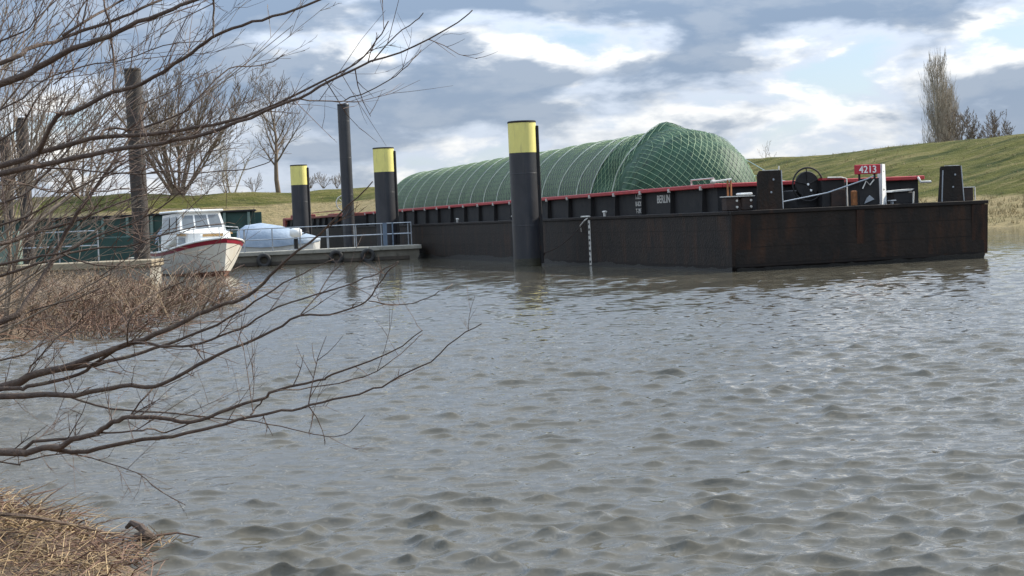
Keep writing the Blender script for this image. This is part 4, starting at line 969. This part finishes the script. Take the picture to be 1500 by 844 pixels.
def build_willow():
    tx, ty = -4.35, 8.7; tz = float(bank_z(np.array([tx]), np.array([ty]))[0])
    t = thing('willow_tree', 'dark bare willow leaning over the water with long branches reaching right', 'tree', (tx, ty, tz))
    o = Vector((tx, ty, tz)); r = rt(77)
    MB().tube([Vector((-.1, 0, -.25)), Vector((0, 0, .25)), Vector((.06, .02, .9)), Vector((.02, -.02, 1.7)), Vector((.12, .05, 2.6)), Vector((.08, 0, 3.4)), Vector((.2, .05, 4.4))], [.34, .25, .21, .18, .14, .10, .05], 14).build('trunk', bark_near, t, smooth=True)
    tw = MB()
    def twig(p, d, l, rad, lev):
        n = 3; pts = [p]; q = p; dd = d
        for i in range(n):
            dd = (dd + Vector((r.gauss(0, .10), r.gauss(0, .10), r.gauss(.05, .10)))).normalized(); q = q + dd * l / n; pts.append(q)
        tw.tube(pts, [rad, rad * .8, rad * .62, rad * .4], 3, False)
        if lev > 0:
            for k in range(r.randint(1, 4)):
                i = r.randint(0, n - 1); f = r.random(); s = pts[i].lerp(pts[i + 1], f)
                a = Vector((r.gauss(0, .7), r.gauss(0, .7), r.gauss(.1, .6))); nd = (dd + a * .8).normalized()
                twig(s, nd, l * r.uniform(.3, .65), rad * .68, lev - 1)
    for li, (path, w0, w1, d0, d1, root) in enumerate(LIMBS):
        n = len(path); P = []; Rr = []
        L = [0.]
        for i in range(1, n): L.append(L[-1] + math.dist(path[i], path[i - 1]))
        for i, (x, y) in enumerate(path):
            f = L[i] / L[-1]; Y = d0 + (d1 - d0) * f + (.10 * math.sin(li * 1.7 + f * 6) * min(1, f * 4) * min(1, (1 - f) * 4))
            P.append(at(x, y, Y)); Rr.append(.5 * (w0 + (w1 - w0) * f ** .8) / F * Y * 1.0)
        if root:
            e = P[0]; s = P[0] - P[1]; zt = e.z - .25 + .12 * (e.z - 1.7) * -1
            zt = max(tz + .35, min(tz + 3.6, e.z - .35))
            base = Vector((tx + .04, ty, zt)); mid = base.lerp(e, .5) + Vector((0, 0, .04)) + s.normalized() * .1
            P = [base, mid] + P; Rr = [Rr[0] * 1.5, Rr[0] * 1.2] + Rr
        k = 3; Q = smooth_path(P, k); RR = []
        for i in range(len(P) - 1): RR += [Rr[i] + (Rr[i + 1] - Rr[i]) * j / k for j in range(k)]
        RR.append(Rr[-1])
        Q = [q + Vector((r.gauss(0, .0025), r.gauss(0, .0025), r.gauss(0, .0025))) if 0 < i < len(Q) - 1 else q for i, q in enumerate(Q)]
        MB().tube([q - o for q in Q], RR, 8 if w0 > 4 else 5).build('limb', bark_near, t, smooth=True)
        tot = sum((Q[i + 1] - Q[i]).length for i in range(len(Q) - 1))
        upper = path[0][1] < 330
        cnt = int(tot * (7.5 if upper else 6))
        for c in range(cnt):
            i = r.randint(3 if root else 1, len(Q) - 2) if len(Q) > 5 else r.randint(0, len(Q) - 2)
            f = r.random(); p = Q[i].lerp(Q[i + 1], f); d = (Q[i + 1] - Q[i]).normalized()
            px_frac = i / len(Q)
            if r.random() < max(0., px_frac - .45) * 1.7: continue
            a = Vector((r.gauss(0, .45), r.gauss(0, .6), r.gauss(.28 if upper else .22, .55)))
            nd = (d * r.uniform(.4, 1.0) + a).normalized()
            l = r.uniform(.10, .50) * (1.2 if upper else .8) * (1 - .45 * px_frac)
            twig(p - o, nd, l, min(r.uniform(.0016, .0034), RR[i] * .7), 1 if r.random() < .7 else 2)
    # extra whips filling the upper left
    for c in range(55):
        x, y = r.uniform(-80, 230), r.uniform(-30, 420); Y = r.uniform(8.2, 9.8); p = at(x, y, Y)
        d = Vector((r.uniform(.2, 1), r.gauss(0, .3), r.gauss(.45, .4))).normalized(); twig(p - o, d, r.uniform(.3, .9), r.uniform(.0022, .004), 2)
    tw.build('twigs', twig_near, t, kind='stuff')
build_willow()

# ------------------------------------------------------------------ driftwood and floating bits by the straw
def build_drift():
    t = thing('driftwood_branch', 'thin dark fallen branch lying from the straw heap into the water', 'branch', ground(10, 760, .3))
    o = t.location.copy()
    def hit(px, py, off):                               # where the sight line meets the bank
        for k in range(400):
            p = at(px, py, 6. + k * .012)
            if p.z < max(0., float(bank_z(np.array([p.x]), np.array([p.y]))[0])) + off: return p
        return p
    pts = [hit(-30, 752, .12), hit(40, 757, .12), hit(95, 767, .12), hit(150, 779, .09), ground(205, 792, .02)]
    MB().tube([p - o for p in smooth_path(pts, 3)], [.016 - .0008 * i for i in range(13)], 6).build('stem', bark_near, t)
    for a, b_ in (((165, 782), (153, 799)), ((182, 786), (178, 801)), ((92, 767), (90, 775)), ((85, 764), (92, 746))):
        p = hit(*a, .08); q = p + (at(*b_, p.y) - at(*a, p.y)); MB().tube([p - o, q - o], [.007, .004], 5).build('side_twig', bark_near, t)
    u = thing('driftwood_stump', 'small forked root piece floating at the end of the fallen branch', 'driftwood', ground(215, 792, 0)); o = u.location.copy()
    g = lambda x, y, z=0.: ground(x, y, 0) - o + Vector((0, 0, z))
    MB().tube([g(186, 780, .03), g(194, 783, .07), g(208, 788, .06), g(225, 796, .01)], [.012, .018, .026, .02], 7).build('root', bark_near, u)
    MB().tube([g(200, 793, .03), g(216, 796, .05), g(228, 794, .02)], [.02, .035, .015], 7).build('root', bark_near, u)
    MB().tube([g(228, 790, .02), g(260, 788, .03), g(296, 790, .01)], [.008, .006, .003], 5).build('side_twig', reddish, u)
    r = rt(3); b = MB()
    for i in range(26):
        p = g(r.uniform(205, 250), r.uniform(788, 804), .0); b.tube([p, p + Vector((r.uniform(-.1, .1), r.uniform(-.1, .1), r.uniform(.01, .08)))], [.004, .002], 3)
    b.build('straw_tuft', straw, u, kind='stuff')
build_drift()

# slack mooring rope between the nearest yellow topped pile and the barge
def build_rope():
    a = at(795, 372, 60.2); b_ = A0 + Matrix.Rotation(TH, 3, 'Z') @ Vector((-.10, 12.6, HD - .25))
    t = thing('mooring_rope', 'slack dark mooring rope from the big yellow topped pile to the barge side', 'rope', a); pts = []
    for i in range(13):
        f = i / 12; p = a.lerp(b_, f); p.z -= .16 * math.sin(math.pi * f); pts.append(p - a)
    MB().tube(pts, .014, 6).build('rope', darkrust, t)
    MB().torus(.06, .02, (0, 0, 0), 'y', 16, 6).build('eye_splice', darkrust, t)
build_rope()
